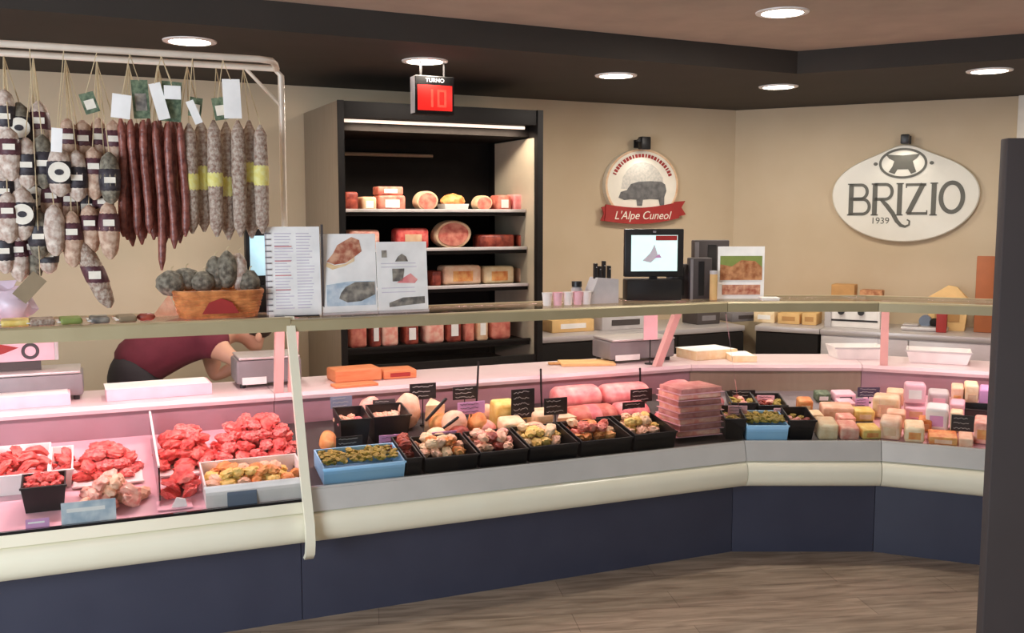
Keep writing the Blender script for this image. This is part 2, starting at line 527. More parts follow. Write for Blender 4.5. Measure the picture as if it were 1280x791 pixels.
def case(label, fr, s0, k0, s1, k1, posts, rail=(1.212, 1.261), ledge='ledge', lz=0.592, deckm='dgrey', backm='steel', watts=3.2, shelf='glass'):
    t = thing('display_case', label, 'refrigerated counter', fr, 0, 0, 0)
    g = 0.0015
    s0 += g
    s1 -= g
    MB().run([(0.17, 0.0), (1.08, 0.0), (1.08, 0.371), (0.17, 0.371)], s0, k0, s1, k1).build('plinth', 'plinth', t)
    MB().run(BUMPER, s0, k0, s1, k1).build('bumper', 'cream', t)
    MB().run([(0.022, 0.507), (0.16, 0.507), (0.16, lz-0.03), (0.075, lz-0.03), (0.073, lz), (0.048, lz)], s0, k0, s1, k1).build('ledge', ledge, t)
    MB().run([(0.050, lz+0.0003), (0.071, lz+0.0003), (0.071, lz+0.009), (0.054, lz+0.009)], s0, k0, s1, k1).build('seal_strip', 'blackm' if lz < 0.57 else 'ledge', t)
    d0 = lz-0.004
    MB().run([(0.16, 0.372), (1.10, 0.372), (1.10, 0.60), (0.70, 0.60), (0.161, 0.50)], s0, k0, s1, k1).build('body', 'lgrey', t)
    MB().run([(DV0+0.004, d0-0.02), (DV1, DECK1-0.02), (DV1, DECK1), (DV0+0.004, d0)], s0, k0, s1, k1).build('display_deck', deckm, t)
    MB().run([(DV1, 0.70), (DV1+0.02, 0.70), (DV1+0.02, 0.836), (DV1, 0.836)], s0, k0, s1, k1).build('back_panel', backm, t)
    MB().run([(0.74, 0.837), (1.16, 0.837), (1.16, 0.872), (0.74, 0.872), (0.732, 0.854)], s0, k0, s1, k1).build('worktop', 'worktop', t)
    MB().run([(0.80, 0.60), (1.10, 0.60), (1.10, 0.836), (0.80, 0.836)], s0, k0, s1, k1).build('rear_body', 'steel', t)
    # leaning front pane
    MB().run([(0.056, lz+0.0095), (0.064, lz+0.0095), (0.306, rail[0]), (0.298, rail[0])], s0, k0, s1, k1).build('front_glass', 'glass', t)
    MB().run([(0.280, rail[0]), (0.335, rail[0]), (0.335, rail[1]-0.006), (0.328, rail[1]), (0.287, rail[1]), (0.280, rail[1]-0.006)], s0, k0, s1, k1).build('top_rail', 'railm', t)
    MB().run([(0.336, rail[1]-0.016), (0.70, rail[1]-0.016), (0.70, rail[1]-0.004), (0.336, rail[1]-0.004)], s0, k0, s1, k1).build('top_shelf', shelf, t)
    MB().run([(0.701, rail[1]-0.022), (0.722, rail[1]-0.022), (0.722, rail[1]+0.0), (0.701, rail[1]+0.0)], s0, k0, s1, k1).build('rear_rail', 'railm', t)
    lp = MB().run([(0.337, rail[0]+0.022), (0.385, rail[0]+0.022), (0.385, rail[1]-0.017), (0.337, rail[1]-0.017)], s0, k0, s1, k1).build('lamp_housing', 'white', t)
    MB().run([(0.345, rail[0]+0.008), (0.375, rail[0]+0.008), (0.375, rail[0]+0.0215), (0.345, rail[0]+0.0215)], s0+0.03, k0, s1-0.03, k1).build('lamp_tube', 'tube', lp)
    for ps, lean in posts:
        MB().rings([[(ps-0.02, 0.74, 0.873), (ps+0.02, 0.74, 0.873), (ps+0.02, 0.78, 0.873), (ps-0.02, 0.78, 0.873)],
                    [(ps+lean-0.02, 0.66, rail[1]-0.024), (ps+lean+0.02, 0.66, rail[1]-0.024), (ps+lean+0.02, 0.698, rail[1]-0.024), (ps+lean-0.02, 0.698, rail[1]-0.024)]]).build('shelf_post', 'pinklitpost', t)
    la = bpy.data.lights.new('case_lamp', 'AREA')
    la.shape = 'RECTANGLE'
    la.size = abs(s1-s0)-0.08
    la.size_y = 0.03
    la.energy = watts*abs(s1-s0)
    la.color = (1.0, 0.63, 0.70)
    lo = bpy.data.objects.new('case_lamp', la)
    COL.objects.link(lo)
    lo.location = ((s0+s1)/2, 0.36, rail[0]+0.005)
    lo.rotation_euler = (R(18), 0, 0)
    lo.parent = t
    return t


SB = -2.135                              # joint between the meat case and the long counter
p1 = on(MAIN, 0.72, 352, 460)[0]
p2 = on(MAIN, 0.72, 826, 450)[0]
main_case = case('long middle refrigerated counter of prepared foods with a grey ledge and cream bumper', MAIN, SB, 0, 0.0, MK, [(p2, 0.10)], backm='pinklitsteel', watts=4.8)
meat_case = case('left refrigerated counter of fresh red meat with a narrow cream front bumper', MAIN, -4.1, 0, SB, 0, [(p1-0.01, 0.0), (p1+0.055, 0.0)],
                 rail=(1.214, 1.272), ledge='cream', lz=0.545, deckm='deckpink', backm='pinklitsteel', watts=7.5)
mid_case = case('short corner refrigerated counter facing straight ahead between the long and the right counter', MID, 0.0, -MK, 0.649, MK, [], deckm='grey', backm='taupe', watts=2.4)
p3 = on(RIGHT, 0.72, 1105, 440)[0]
right_case = case('right hand refrigerated counter of packaged cheese running behind the dark panel', RIGHT, 0.0, -MK, 1.7, 0, [(p3, 0.0)], deckm='deckpink', backm='pinklitsteel', watts=4.4)
# curved cream end bracket of the meat case
br = [(0.325, 1.274), (0.29, 1.20), (0.20, 0.98), (0.085, 0.68), (0.03, 0.56), (-0.012, 0.47), (-0.02, 0.40), (-0.006, 0.35), (0.03, 0.32)]
outer = [(v-0.028, z) for v, z in br]
mb = MB()
mb.rings([[(SB-0.018, a[0], a[1]), (SB+0.018, a[0], a[1]), (SB+0.018, b[0], b[1]), (SB-0.018, b[0], b[1])] for a, b in zip(outer, br)])
mb.build('end_bracket', 'cream', meat_case)

# tall dark partition at the right foreground
ps = thing('partition_panel', 'tall dark grey partition panel standing in the right foreground', 'partition', Frame(0, 0, 0), 0, 0, 0)
a = Frame(0, 2.6, 0)
x0 = on(Frame(0, 2.65, 0), 0, 1238, 420)[0]
ztop = on(a, 0, 1260, 172)[1]
ps.location = (x0+0.6, 2.63, 0)
MB().box(-0.6, 0.6, -0.02, 0.02, 0.07, ztop, 0.004).build('panel', 'dgrey', ps)
MB().box(-0.58, 0.58, -0.05, 0.05, 0.0, 0.07).build('base', 'blackm', ps)

# ------------------------------------------------------------------ back counters along the walls
def back_counter(label, fr, s0, s1, depth, zt, n, dm='blackm'):
    t = thing('back_counter', label, 'work counter', fr, 0, 0, 0)
    MB().box(s0+0.02, s1-0.02, -depth+0.06, -0.03, 0.0, 0.09).build('plinth', 'blackm', t)
    MB().box(s0, s1, -depth+0.02, -0.002, 0.09, zt-0.04).build('cabinet_body', dm, t)
    MB().box(s0-0.005, s1+0.005, -depth, -0.002, zt-0.04, zt, 0.004).build('worktop', 'steel', t)
    st = (s1-s0)/n
    for i in range(n):
        MB().box(s0+st*i+0.004, s0+st*(i+1)-0.004, -depth+0.001, -depth+0.019, 0.11, zt-0.05, 0.003).build('door', dm, t)
    return t


cs0, cs1 = on(WL, -0.84, 424, 250)[0], on(WL, -0.84, 677, 250)[0]
back_counter('black back counter with a pale worktop between the open cooler and the wall corner', WL, cs1+0.03, -0.36, 0.62, 0.876, 3)
back_counter('black back counter with a pale worktop beside the corner on the right wall', WR, 0.36, 0.82, 0.62, 0.876, 1)
back_counter('stainless steel back counter on the right wall behind the white trays', WR, 0.835, 2.03, 0.62, 0.876, 2, 'steel')

# ------------------------------------------------------------------ open wall cooler
cz = on(WL, -0.84, 424, 125)[1]
CW = cs1-cs0
cool = thing('open_cooler', 'tall black open wall cooler with lit shelves of packed meats', 'cooler', WL, cs0, -0.84, 0)
D = 0.82
MB().box(0, 0.03, 0, D, 0, cz, 0.003).build('side_panel', 'taupe', cool, label='taupe outer left side panel')
sp_r = MB().box(CW-0.03, CW, 0, D, 0, cz, 0.003).build('side_panel', 'blackm', cool)
MB().box(CW-0.034, CW-0.0305, 0.04, D-0.17, 0.1, cz-0.17).build('inner_panel', 'inpanel', sp_r, label='pale grey inner side panel')
MB().box(-0.004, 0.034, -0.012, -0.0005, 0, cz).build('edge_trim', 'blackm', cool)
MB().box(CW-0.034, CW+0.004, -0.012, -0.0005, 0, cz).build('edge_trim', 'blackm', cool)
MB().box(0.031, CW-0.031, D-0.06, D, 0.1, cz-0.001).build('back_panel', 'blackm', cool)
MB().box(0.031, CW-0.031, 0.12, D-0.061, cz-0.16, cz-0.001).build('top_duct', 'blackm', cool)
MB().box(0.031, CW-0.031, 0.0, 0.118, cz-0.095, cz-0.001, 0.003).build('canopy', 'blackm', cool)
zt = on(WL, -0.80, 424, 150)[1]
MB().tube([(0.035, 0.05, zt), (CW-0.10, 0.05, zt)], 0.010, 10).build('lamp_tube', 'ctube', cool)
MB().tube([(0.035, D-0.10, cz-0.26), (0.035+CW*0.62, D-0.10, cz-0.26)], 0.012, 8).build('rail', 'taupe', cool)  # taupe bar drawn as a thin dim line across the back
MB().box(0.031, CW-0.031, 0.03, D-0.061, 0.0, 0.72, 0.004).build('base', 'blackm', cool)
MB().box(0.031, CW-0.031, 0.0, 0.028, 0.05, 0.80, 0.004).build('front_panel', 'blackm', cool)
SHELF_Z = [on(WL, -0.66, 545, y)[1] for y in (264, 312, 359)] + [0.885]
SHELF_F = [0.16, 0.14, 0.12, 0.09]
for z, f in zip(SHELF_Z, SHELF_F):
    sh = MB().box(0.033, CW-0.038, f, D-0.062, z-0.03, z, 0.002).build('shelf', 'blackm', cool)
    MB().box(0.034, CW-0.039, f-0.014, f-0.0005, z-0.006, z+0.014, 0.002).build('price_rail', 'lgrey' if z > 1.0 else 'blackm', sh)
la = bpy.data.lights.new('cooler_lamp', 'AREA')
la.shape = 'RECTANGLE'
la.size = CW-0.2
la.size_y = 0.03
la.energy = 9
la.color = (1.0, 0.79, 0.60)
lo = bpy.data.objects.new('cooler_lamp', la)
COL.objects.link(lo)
lo.location = (CW/2, 0.06, zt-0.02)
lo.rotation_euler = (R(14), 0, 0)
lo.parent = cool


# packs of meat in the cooler
def pack(name, label, cat, fr, s, v, z, w, d, h, body, rz=0.0, sticker=None, group=None, tray=None, lump=0.25, rx=0.0):
    """film wrapped food pack: soft bodied block with a raised sticker"""
    t = thing(name, label, cat, fr, s, v, z, rz, group, rx)
    if tray:
        MB().bin(w, d, h*0.4, 0.004, 0.008).build('tray', tray, t)
        mb = MB()
        mb.blob((0, 0, h*0.52), (w*0.46, d*0.45, h*0.44), 3, lump, 9, s*7)
        mb.build('contents', body, t)
    else:
        mb = MB()
        mb.box(-w/2, w/2, -d/2, d/2, 0, h, min(w, d, h)*0.18, 3)
        mb.build('contents', body, t)
    if sticker:
        MB().box(-w*0.26, w*0.26, -d/2-0.002, -d/2+0.001 if not tray else -d/2+0.004, h*0.22, h*0.72).build('sticker', sticker, t)
    return t


def cut_ham(label, fr, s, v, z, r, rz=0.0, group=None, depth=0.1, sq=0.86):
    """round cured ham standing on its rim, cut face forward with a pale fat edge"""
    t = thing('cut_ham', label, 'cured ham', fr, s, v, z, rz, group)
    n = 28
    mk = lambda rr, y: [(rr*math.cos(2*math.pi*k/n)*(1+0.05*math.sin(4*math.pi*k/n)), y, r*sq+rr*sq*math.sin(2*math.pi*k/n)) for k in range(n)]
    MB().rings([mk(r*0.94, -depth/2), mk(r, -depth/2+0.012), mk(r, depth*0.3), mk(r*0.55, depth*0.5)]).build('rind', 'fat', t)
    MB().rings([mk(r*0.80, -depth/2-0.004), mk(r*0.82, -depth/2+0.002)]).build('cut_face', 'hamdark', t)
    return t


def cp(px0, px1, pyt, shelf, v=-0.56):
    s0, s1, zl, zh = span(WL, v, px0, px1, pyt, pyt+20)
    return (s0+s1)/2, s1-s0, zh-SHELF_Z[shelf]


def cooler_pack(px0, px1, pyt, shelf, label, body, sticker=None, tray=None, d=0.14, v=-0.54, name='meat_pack', cat='packed meat'):
    s, w_, h = cp(px0, px1, pyt, shelf, v)
    return pack(name, label, cat, WL, s, v, SHELF_Z[shelf], w_, d, max(0.03, h), body, 0, sticker, None, tray)


G = 'packed meats on the cooler shelves'
cooler_pack(428, 444, 240, 0, 'small dark cured meat at the left end of the top cooler shelf', 'speck')
cooler_pack(449, 467, 246, 0, 'pale fatty meat pack left of the stack on the top cooler shelf', 'fat', 'paper')
b1 = cooler_pack(469, 503, 244, 0, 'pink meat pack with white sticker, under another on the top cooler shelf', 'hamdark', 'paper')
s, w_, h = cp(469, 503, 244, 0, -0.54)
pack('meat_pack', 'red and white meat pack lying on the stack on the top cooler shelf', 'packed meat', WL, s-0.006, -0.54, SHELF_Z[0]+h+0.001, w_*0.92, 0.12, 0.052, 'hamdark', 0, 'paper')
s, w_, h = cp(517, 545, 238, 0, -0.54)
cut_ham('round pale cut ham in the middle of the top cooler shelf', WL, s, -0.54, SHELF_Z[0], w_/2*0.98)
cooler_pack(551, 581, 241, 0, 'orange meat in a white tray, middle of the top cooler shelf', 'orange_food', None, 'white')
s, w_, h = cp(591, 612, 240, 0, -0.54)
cut_ham('small round cut ham near the right end of the top cooler shelf', WL, s, -0.54, SHELF_Z[0], w_/2)
cooler_pack(617, 634, 244, 0, 'rosy meat pack second from the right end of the top cooler shelf', 'hamdark', 'paper')
cooler_pack(637, 652, 243, 0, 'rosy mirrored meat pack, added solid, at the right end of the top cooler shelf', 'ham', None)  # reflection in the inner side panel, built as a solid pack
cooler_pack(433, 471, 287, 1, 'pink meat pack peeping over the food photo stand on the second cooler shelf', 'pinkmeat', None)
cooler_pack(492, 532, 285, 1, 'red meat pack above the smaller poster on the second cooler shelf', 'meat', 'fat')
s, w_, h = cp(540, 586, 279, 1, -0.54)
cut_ham('large round ham with a dark red cut face on the second cooler shelf', WL, s, -0.54, SHELF_Z[1], w_/2, sq=0.72)
cooler_pack(595, 638, 293, 1, 'long flat red speck piece right of the large ham on the second cooler shelf', 'speck', None)
s, w_, h = cp(646, 664, 292, 1, -0.54)
cooler_pack(644, 662, 293, 1, 'small dark red mirrored piece, added solid, at the right end of the second cooler shelf', 'speck', None)  # stands in for a reflection in the glossy inner panel
cooler_pack(536, 547, 338, 2, 'dark rosy piece left of the wide pale packs on the third cooler shelf', 'speck')
cooler_pack(550, 597, 331, 2, 'wide pale peach pack on the third cooler shelf', 'peach_food', 'orange_food')
cooler_pack(600, 638, 332, 2, 'pale yellow pack beside the wide peach pack on the third cooler shelf', 'cream_food', 'orange_food')
cooler_pack(645, 668, 333, 2, 'beige mirrored pack, added solid, at the right end of the third cooler shelf', 'peach_food', None)  # mirror image in the side panel, modelled as a real pack
low = [(434, 455, 'hamdark'), (460, 472, 'speck'), (474, 494, 'pinkmeat'), (503, 519, 'speck'), (528, 551, 'pinkmeat'), (555, 572, 'speck'), (577, 588, 'hamdark'),
       (592, 605, 'fat'), (610, 634, 'hamdark')]
for i, (a, b, m) in enumerate(low):
    s, w_, h = cp(a, b, 404, 3, -0.60)
    pack('meat_pack', {'hamdark': 'rosy', 'speck': 'dark red', 'pinkmeat': 'pale pink', 'fat': 'cream'}[m] + ' meat pack, ' + ORD[i] + ' from the left on the lowest cooler shelf', 'packed meat',
         WL, s, -0.60, SHELF_Z[3], w_, 0.14, 0.15 + 0.02*(i % 3), m, 0, 'paper' if i % 2 else None)

# ------------------------------------------------------------------ hanging rack over the meat case
TOPZ = 1.272-0.004                       # upper face of the meat case's glass shelf
TOPM = 1.261-0.004                       # upper face of the long counter's glass shelf
VF, VN = 0.62, 0.38
sp, zf = on(MAIN, VF, 351, 86)
zn = zf
SL = -4.0
rack = thing('hanging_rack', 'white metal rail rack hung with sausages, standing on the left glass counter', 'rack', MAIN, sp, VF, TOPZ)
h = zf-TOPZ
ln = SL-sp
MB().tube([(0, 0, 0.008), (0, 0, h-0.03), (-0.03, 0, h), (ln, 0, h)], 0.014, 10).build('rear_rail', 'rackm', rack)
MB().tube([(-0.02, -0.005, h-0.002), (-0.045, -0.12, h), (-0.075, VN-VF+0.03, h), (-0.13, VN-VF, h), (ln, VN-VF, h)], 0.014, 10).build('front_rail', 'rackm', rack)
MB().tube([(0, 0, h-0.165), (-0.155, 0, h-0.004)], 0.008, 8).build('brace', 'rackm', rack)
MB().lathe([(0.004, 0), (0.045, 0.0), (0.045, 0.006), (0.016, 0.012), (0.004, 0.012)], 20).build('foot', 'rackm', rack)
MB().tube([(ln, 0, 0.008), (ln, 0, h-0.014)], 0.014, 10).build('post', 'rackm', rack)
HOOKS = [on(MAIN, VF, x, 84)[0] for x in (5, 42, 82, 121, 160, 197, 234, 270, 304)]


def at_rail(px, py, v):
    return on(MAIN, v, px, py)


def string_to_rail(o, s, v, ztop, near):
    """cord from the top of a hung thing up to the nearest hanging point of a rail"""
    vr = VN if near else VF
    hs = min(HOOKS, key=lambda q: abs(q-s))
    return (hs - s, vr - v, zf - 0.012)


def salami(label, px, py0, py1, v, rad, body, band, cat='salami', group='hanging salamis', bandpos=(0.35, 0.62), emblem=False, tilt=0.0, rz=0.0, n=9, near=False, knob=True, fat=0.42):
    s, z1 = on(MAIN, v, px, py0)
    _, z0 = on(MAIN, v, px, py1)
    L = z1-z0
    t = thing('salami', label, cat, MAIN, s, v, z0, 0, group)
    mb = MB()
    prof = []
    N = 11
    off = random.random()*10
    for i in range(N+1):
        q = i/N
        r = rad*(0.18 + 0.82*min(1, math.sin(math.pi*min(max(q, 0.0), 1.0))**fat if 0 < q < 1 else 0))
        r *= 1+0.07*noise.noise(Vector((q*5, off, 0)))
        prof.append((r, q*L))
    prof = [(max(0.004, r), z) for r, z in prof]
    rings = []
    for r, z in prof:
        off_x = math.tan(tilt)*(L-z)
        rings.append([(off_x + r*math.cos(2*math.pi*k/12)*(1+0.06*noise.noise(Vector((k, z*30, off)))), r*math.sin(2*math.pi*k/12), z) for k in range(12)])
    mb.rings(rings)
    mb.build('casing', body, t)
    if band:
        b0, b1 = bandpos
        rr = []
        for q in (b0, b0+0.02, (b0+b1)/2, b1-0.02, b1):
            r = rad*(1.05 if b0 < q < b1 else 0.96)*min(1, 0.18 + 0.82*math.sin(math.pi*q)**fat)
            z = q*L
            rr.append([(math.tan(tilt)*(L-z) + r*math.cos(2*math.pi*k/14), r*math.sin(2*math.pi*k/14), z) for k in range(14)])
        lb = MB().rings(rr, cap=False).build('paper_band', band, t)
        if emblem:
            z = (b0+b1)/2*L
            k = rad*0.86
            xo = math.tan(tilt)*(L-z)
            MB().rings([[(xo+k*math.cos(2*math.pi*j/20), -rad*1.06, z+k*math.sin(2*math.pi*j/20)) for j in range(20)],
                        [(xo+k*math.cos(2*math.pi*j/20), -rad*0.9, z+k*math.sin(2*math.pi*j/20)) for j in range(20)]]).build('emblem', 'emblem', lb)
            MB().rings([[(xo+k*0.42*math.cos(2*math.pi*j/14), -rad*1.09, z+k*0.3*math.sin(2*math.pi*j/14)) for j in range(14)],
                        [(xo+k*0.42*math.cos(2*math.pi*j/14), -rad*1.05, z+k*0.3*math.sin(2*math.pi*j/14)) for j in range(14)]]).build('motif', 'blacklabel', lb)
        elif band != 'yellowlabel':
            z = (b0+b1)/2*L
            xo = math.tan(tilt)*(L-z)
            MB().box(xo-rad*0.55, xo+rad*0.5, -rad*1.07, -rad*0.9, z-L*0.06, z+L*0.05).build('print', 'emblem', lb)
    hx, hy, hz = string_to_rail(t, s, v, z1, near)
    MB().tube([(0, 0, L-0.004), (0, 0, L+0.012), (hx, hy, hz-z0)], 0.0022, 5).build('cord', 'string', t)
    return t


rows = [  # name of the row, depth, (px, top, bottom, band, emblem)
    ('top row', 0.53, [(5, 112, 176, 'black', 0), (23, 128, 192, 'black', 1), (48, 126, 196, 'purple', 0), (84, 148, 212, 'purple', 0), (103, 150, 214, 'purple', 0), (123, 147, 214, 'purple', 0), (141, 150, 216, 'purple', 0)]),
    ('second row', 0.43, [(11, 160, 226, 'purple', 0), (32, 172, 236, 'black', 0), (52, 168, 236, 'black', 0), (73, 184, 246, 'black', 1), (95, 188, 252, 'black', 0), (116, 184, 250, 'purple', 0), (136, 190, 256, 'black', 0)]),
    ('third row', 0.53, [(4, 206, 268, 'black', 0), (21, 204, 268, None, 0), (42, 214, 276, 'black', 1), (63, 222, 284, 'purple', 0), (86, 226, 288, 'purple', 0), (107, 222, 290, 'black', 0), (128, 228, 292, 'purple', 0)]),
    ('fourth row', 0.43, [(9, 240, 304, 'purple', 0), (27, 234, 300, 'black', 1), (47, 262, 324, 'black', 0), (67, 256, 320, None, 0), (89, 264, 334, 'purple', 0), (111, 256, 318, 'purple', 0), (135, 252, 324, 'purple', 0)]),
    ('bottom row', 0.53, [(4, 280, 342, 'black', 0), (22, 288, 352, 'purple', 0), (41, 284, 350, 'purple', 0), (59, 290, 342, 'black', 0)]),
]
for rn, v, items in rows:
    for i, (px, a, b, band, em) in enumerate(items):
        lab = 'mottled salami, %s%s, %s from left in the %s' % ((band + ' band') if band else 'no band', ' with round white emblem' if em else '', ORD[i], rn)
        salami(lab, px, a, b, v + 0.02*((i*7) % 3-1), 0.040 if not em else 0.046, 'salamipeach' if (band == 'purple' and i > 2) else 'salami' if (i+len(rn)) % 4 else 'salamidark', {'black': 'blacklabel', 'purple': 'maroonlabel'}.get(band),
               bandpos=(0.48, 0.80) if band == 'purple' else (0.26, 0.72) if em else (0.26, 0.68), emblem=em, near=False)
salami('mottled salami hanging lowest and slanted to the right, with a purple checked band', 100, 298, 386, 0.44, 0.043, 'netted', 'maroonlabel', bandpos=(0.36, 0.62), tilt=R(19), near=False)

# thin dark red sausages
thin0 = None
tx = [150, 155, 160, 165, 170, 175, 180, 185, 190, 196, 201, 206, 211, 216, 221, 227]
tb = [296, 300, 308, 294, 306, 298, 292, 300, 296, 338, 304, 298, 311, 298, 304, 296]
for i, (px, b) in enumerate(zip(tx, tb)):
    v = 0.45 + 0.04*(i % 3)
    s, z1 = on(MAIN, v, px, 148 + (i*5) % 7)
    _, z0 = on(MAIN, v, px, b)
    L = z1-z0
    lab = 'long thin dark red dry sausage hanging in the tight middle bundle'
    if b == 338:
        lab = 'longest thin dark red sausage, hanging below the rest of the middle bundle'
    t = thing('thin_sausage', lab, 'sausage', MAIN, s, v, z0, 0, 'thin red sausages in the middle bundle')
    wob = random.random()*6
    pth = [(0.006*math.sin(wob+q*5), 0.004*math.cos(wob+q*4), L*(1-q)) for q in [k/14 for k in range(15)]]
    MB().tube(pth, [0.006]+[0.0158*(1+0.08*math.sin(wob+k*2.1)) for k in range(13)]+[0.004], 9).build('casing', 'thin', t)
    hx, hy, hz = string_to_rail(t, s, v, z1, False)
    MB().tube([(pth[0][0], pth[0][1], L-0.003), (hx, hy, hz-z0)], 0.002, 5).build('cord', 'string', t)

# netted salamis with yellow bands
nx = [(236, 154, 292, 216, 238), (251, 150, 290, 206, 238), (267, 150, 296, 214, 234), (282, 152, 300, 220, 246), (297, 150, 296, None, None), (311, 150, 298, 202, 228), (325, 156, 292, 206, 232)]
for i, (px, a, b, y0, y1) in enumerate(nx):
    band = (1-(y1-a)/(b-a), 1-(y0-a)/(b-a)) if y0 else (0, 0)
    salami('long pale netted salami, %s, %s from left of the right bundle' % ('yellow band' if y0 else 'no band', ORD[i]), px, a, b, 0.48+0.05*(i % 2), 0.031, 'netted',
           'yellowlabel' if y0 else None, group='netted salamis at the right end', bandpos=band, fat=0.16)


# paper tags tied above the bundles
def hang_tag(label, px0, px1, py0, py1, m, v, tilt=0.0, second=None):
    s0, s1, z0, z1 = span(MAIN, v, px0, px1, py0, py1)
    w_, hh = s1-s0, z1-z0
    s = (s0+s1)/2
    t = thing('hanging_tag', label, 'tag', MAIN, s, v, z1, 0, 'paper tags above the sausages')
    c = Matrix.Rotation(tilt, 4, 'Y')
    MB().box(-w_/2, w_/2, -0.002, 0.002, -hh, 0, mtx=c).build('card', m, t)
    if second:
        MB().box(-w_*0.34, w_*0.34, -0.004, -0.0022, -hh*0.8, -hh*0.35, mtx=c).build('print', second, t)
    hs = min(HOOKS, key=lambda q: abs(q-s))
    MB().tube([(0, 0, -0.004), (hs-s, VN-v, zf-0.012-z1)], 0.0018, 5).build('cord', 'string', t)


hang_tag('dark green and white card hanging above the purple banded salamis', 98, 117, 116, 142, 'green', 0.43, R(-18), 'emblem')
hang_tag('blank white card hanging low beside the first purple banded salami', 65, 79, 160, 190, 'paper', 0.36, R(4))
hang_tag('square white card hanging at the left edge of the thin sausage bundle', 141, 165, 118, 148, 'paper', 0.42, R(6))
hang_tag('tall dark green card hanging over the thin sausages', 164, 185, 100, 148, 'green', 0.45, R(-3), 'photodark')
hang_tag('crumpled white card hanging slanted over the middle of the thin sausages', 186, 201, 104, 150, 'paper', 0.42, R(-14))
hang_tag('dark green card with a white square over the right thin sausages', 203, 228, 102, 152, 'green', 0.45, R(3), None)
hang_tag('bright white card tied over the dark green one above the thin sausages', 205, 226, 107, 124, 'paper', 0.40, R(0))
hang_tag('small slanted white card left of the netted salamis', 232, 242, 126, 156, 'paper', 0.42, R(-22))
hang_tag('small dark green card over the first netted salamis', 238, 254, 122, 146, 'green', 0.46, R(8), 'emblem')
hang_tag('small dark green card left of the tall white card', 264, 281, 122, 150, 'green', 0.46, R(-10), 'emblem')
hang_tag('tall blank white card hanging above the netted salamis near the brace', 278, 300, 99, 148, 'paper', 0.42, R(-2))
hang_tag('brownish paper tag hanging slanted under the salamis at the left', 40, 62, 345, 382, 'brownpaper', 0.42, R(42))


# ------------------------------------------------------------------ things on top of the counters
def block_strokes(mb, x0, x1, z0, z1, y, n, hgt, cols=1, jag=0.4, seed=1):
    rnd = random.Random(seed)
    for c in range(cols):
        a = x0+(x1-x0)*c/cols
        b = x0+(x1-x0)*(c+0.86)/cols
        for i in range(n):
            z = z1-(z1-z0)*(i+0.5)/n
            e = b-(b-a)*jag*rnd.random()
            mb.box(a, e, y-0.0006, y+0.0004, z-hgt/2, z+hgt/2)
    return mb


# spiral bound menu
s0, s1, z0, z1 = span(MAIN, 0.44, 336, 402, 283, 387)
menu = thing('menu_sheet', 'tall white spiral bound price list standing at the joint of two counters', 'menu', MAIN, (s0+s1)/2, 0.46, TOPM, R(-4))
w_, hh = s1-s0, z1-TOPM
LEAN = Matrix.Rotation(R(-5), 4, 'X')
MB().box(-w_/2, w_/2, 0, 0.004, 0.0, hh, mtx=LEAN).build('sheet', 'paper', menu)
mb = MB()
mb.box(-w_/2-0.008, -w_/2+0.006, 0.0045, 0.012, 0.01, hh*0.97, mtx=LEAN)
mb.build('spine_card', 'lgrey', menu)
mb = MB()
for k in range(14):
    mb.box(-w_/2-0.008, -w_/2+0.018, -0.004, -0.0004, hh*(0.06+0.066*k), hh*(0.06+0.066*k)+0.006, mtx=LEAN)
mb.build('spiral', 'grey', menu)
mb = MB()
block_strokes(mb, -w_*0.36, w_*0.46, hh*0.08, hh*0.94, -0.0008, 26, 0.004, 2, 0.35, 3)
bmesh.ops.transform(mb.bm, matrix=LEAN, verts=mb.bm.verts)
mb.build('printed_lines', 'inkgrey', menu)
mb = MB()
block_strokes(mb, -w_*0.36, w_*0.1, hh*0.22, hh*0.86, -0.002, 4, 0.005, 1, 0.3, 5)
bmesh.ops.transform(mb.bm, matrix=LEAN, verts=mb.bm.verts)
mb.build('red_headings', 'inkred', menu)
MB().box(-w_*0.4, w_*0.45, -0.016, 0.05, 0.0, 0.006, 0.001).build('stand_base', 'black', menu)
MB().prism([(w_*0.52, 0), (w_*0.56, 0), (w_*0.56, hh*1.02), (w_*0.52, hh*1.02)], 0.012, 0.03).build('stand_post', 'dgrey', menu)


def poster(name, label, px0, px1, py0, v, rz):
    s0, s1, z0, z1 = span(MAIN, v, px0, px1, py0, 388)
    t = thing(name, label, 'poster', MAIN, (s0+s1)/2, v+0.02, TOPM, rz)
    w_, h_ = s1-s0, z1-TOPM
    MB().box(-w_/2, w_/2, 0, 0.004, 0.012, h_, mtx=LEAN).build('sheet', 'paper', t)
    MB().box(-w_/2, w_/2, -0.012, 0.05, 0.0, 0.011, 0.002).build('holder_foot', 'lgrey', t)
    return t, w_, h_


def patch(mb, pts, w_, h_, y=-0.0016):
    mb.rings([[(x*w_-w_/2, y, z*h_) for x, z in pts], [(x*w_-w_/2, y+0.0012, z*h_) for x, z in pts]])
    return mb


def finish(mb, name, m, t):
    bmesh.ops.transform(mb.bm, matrix=LEAN, verts=mb.bm.verts)
    return mb.build(name, m, t)


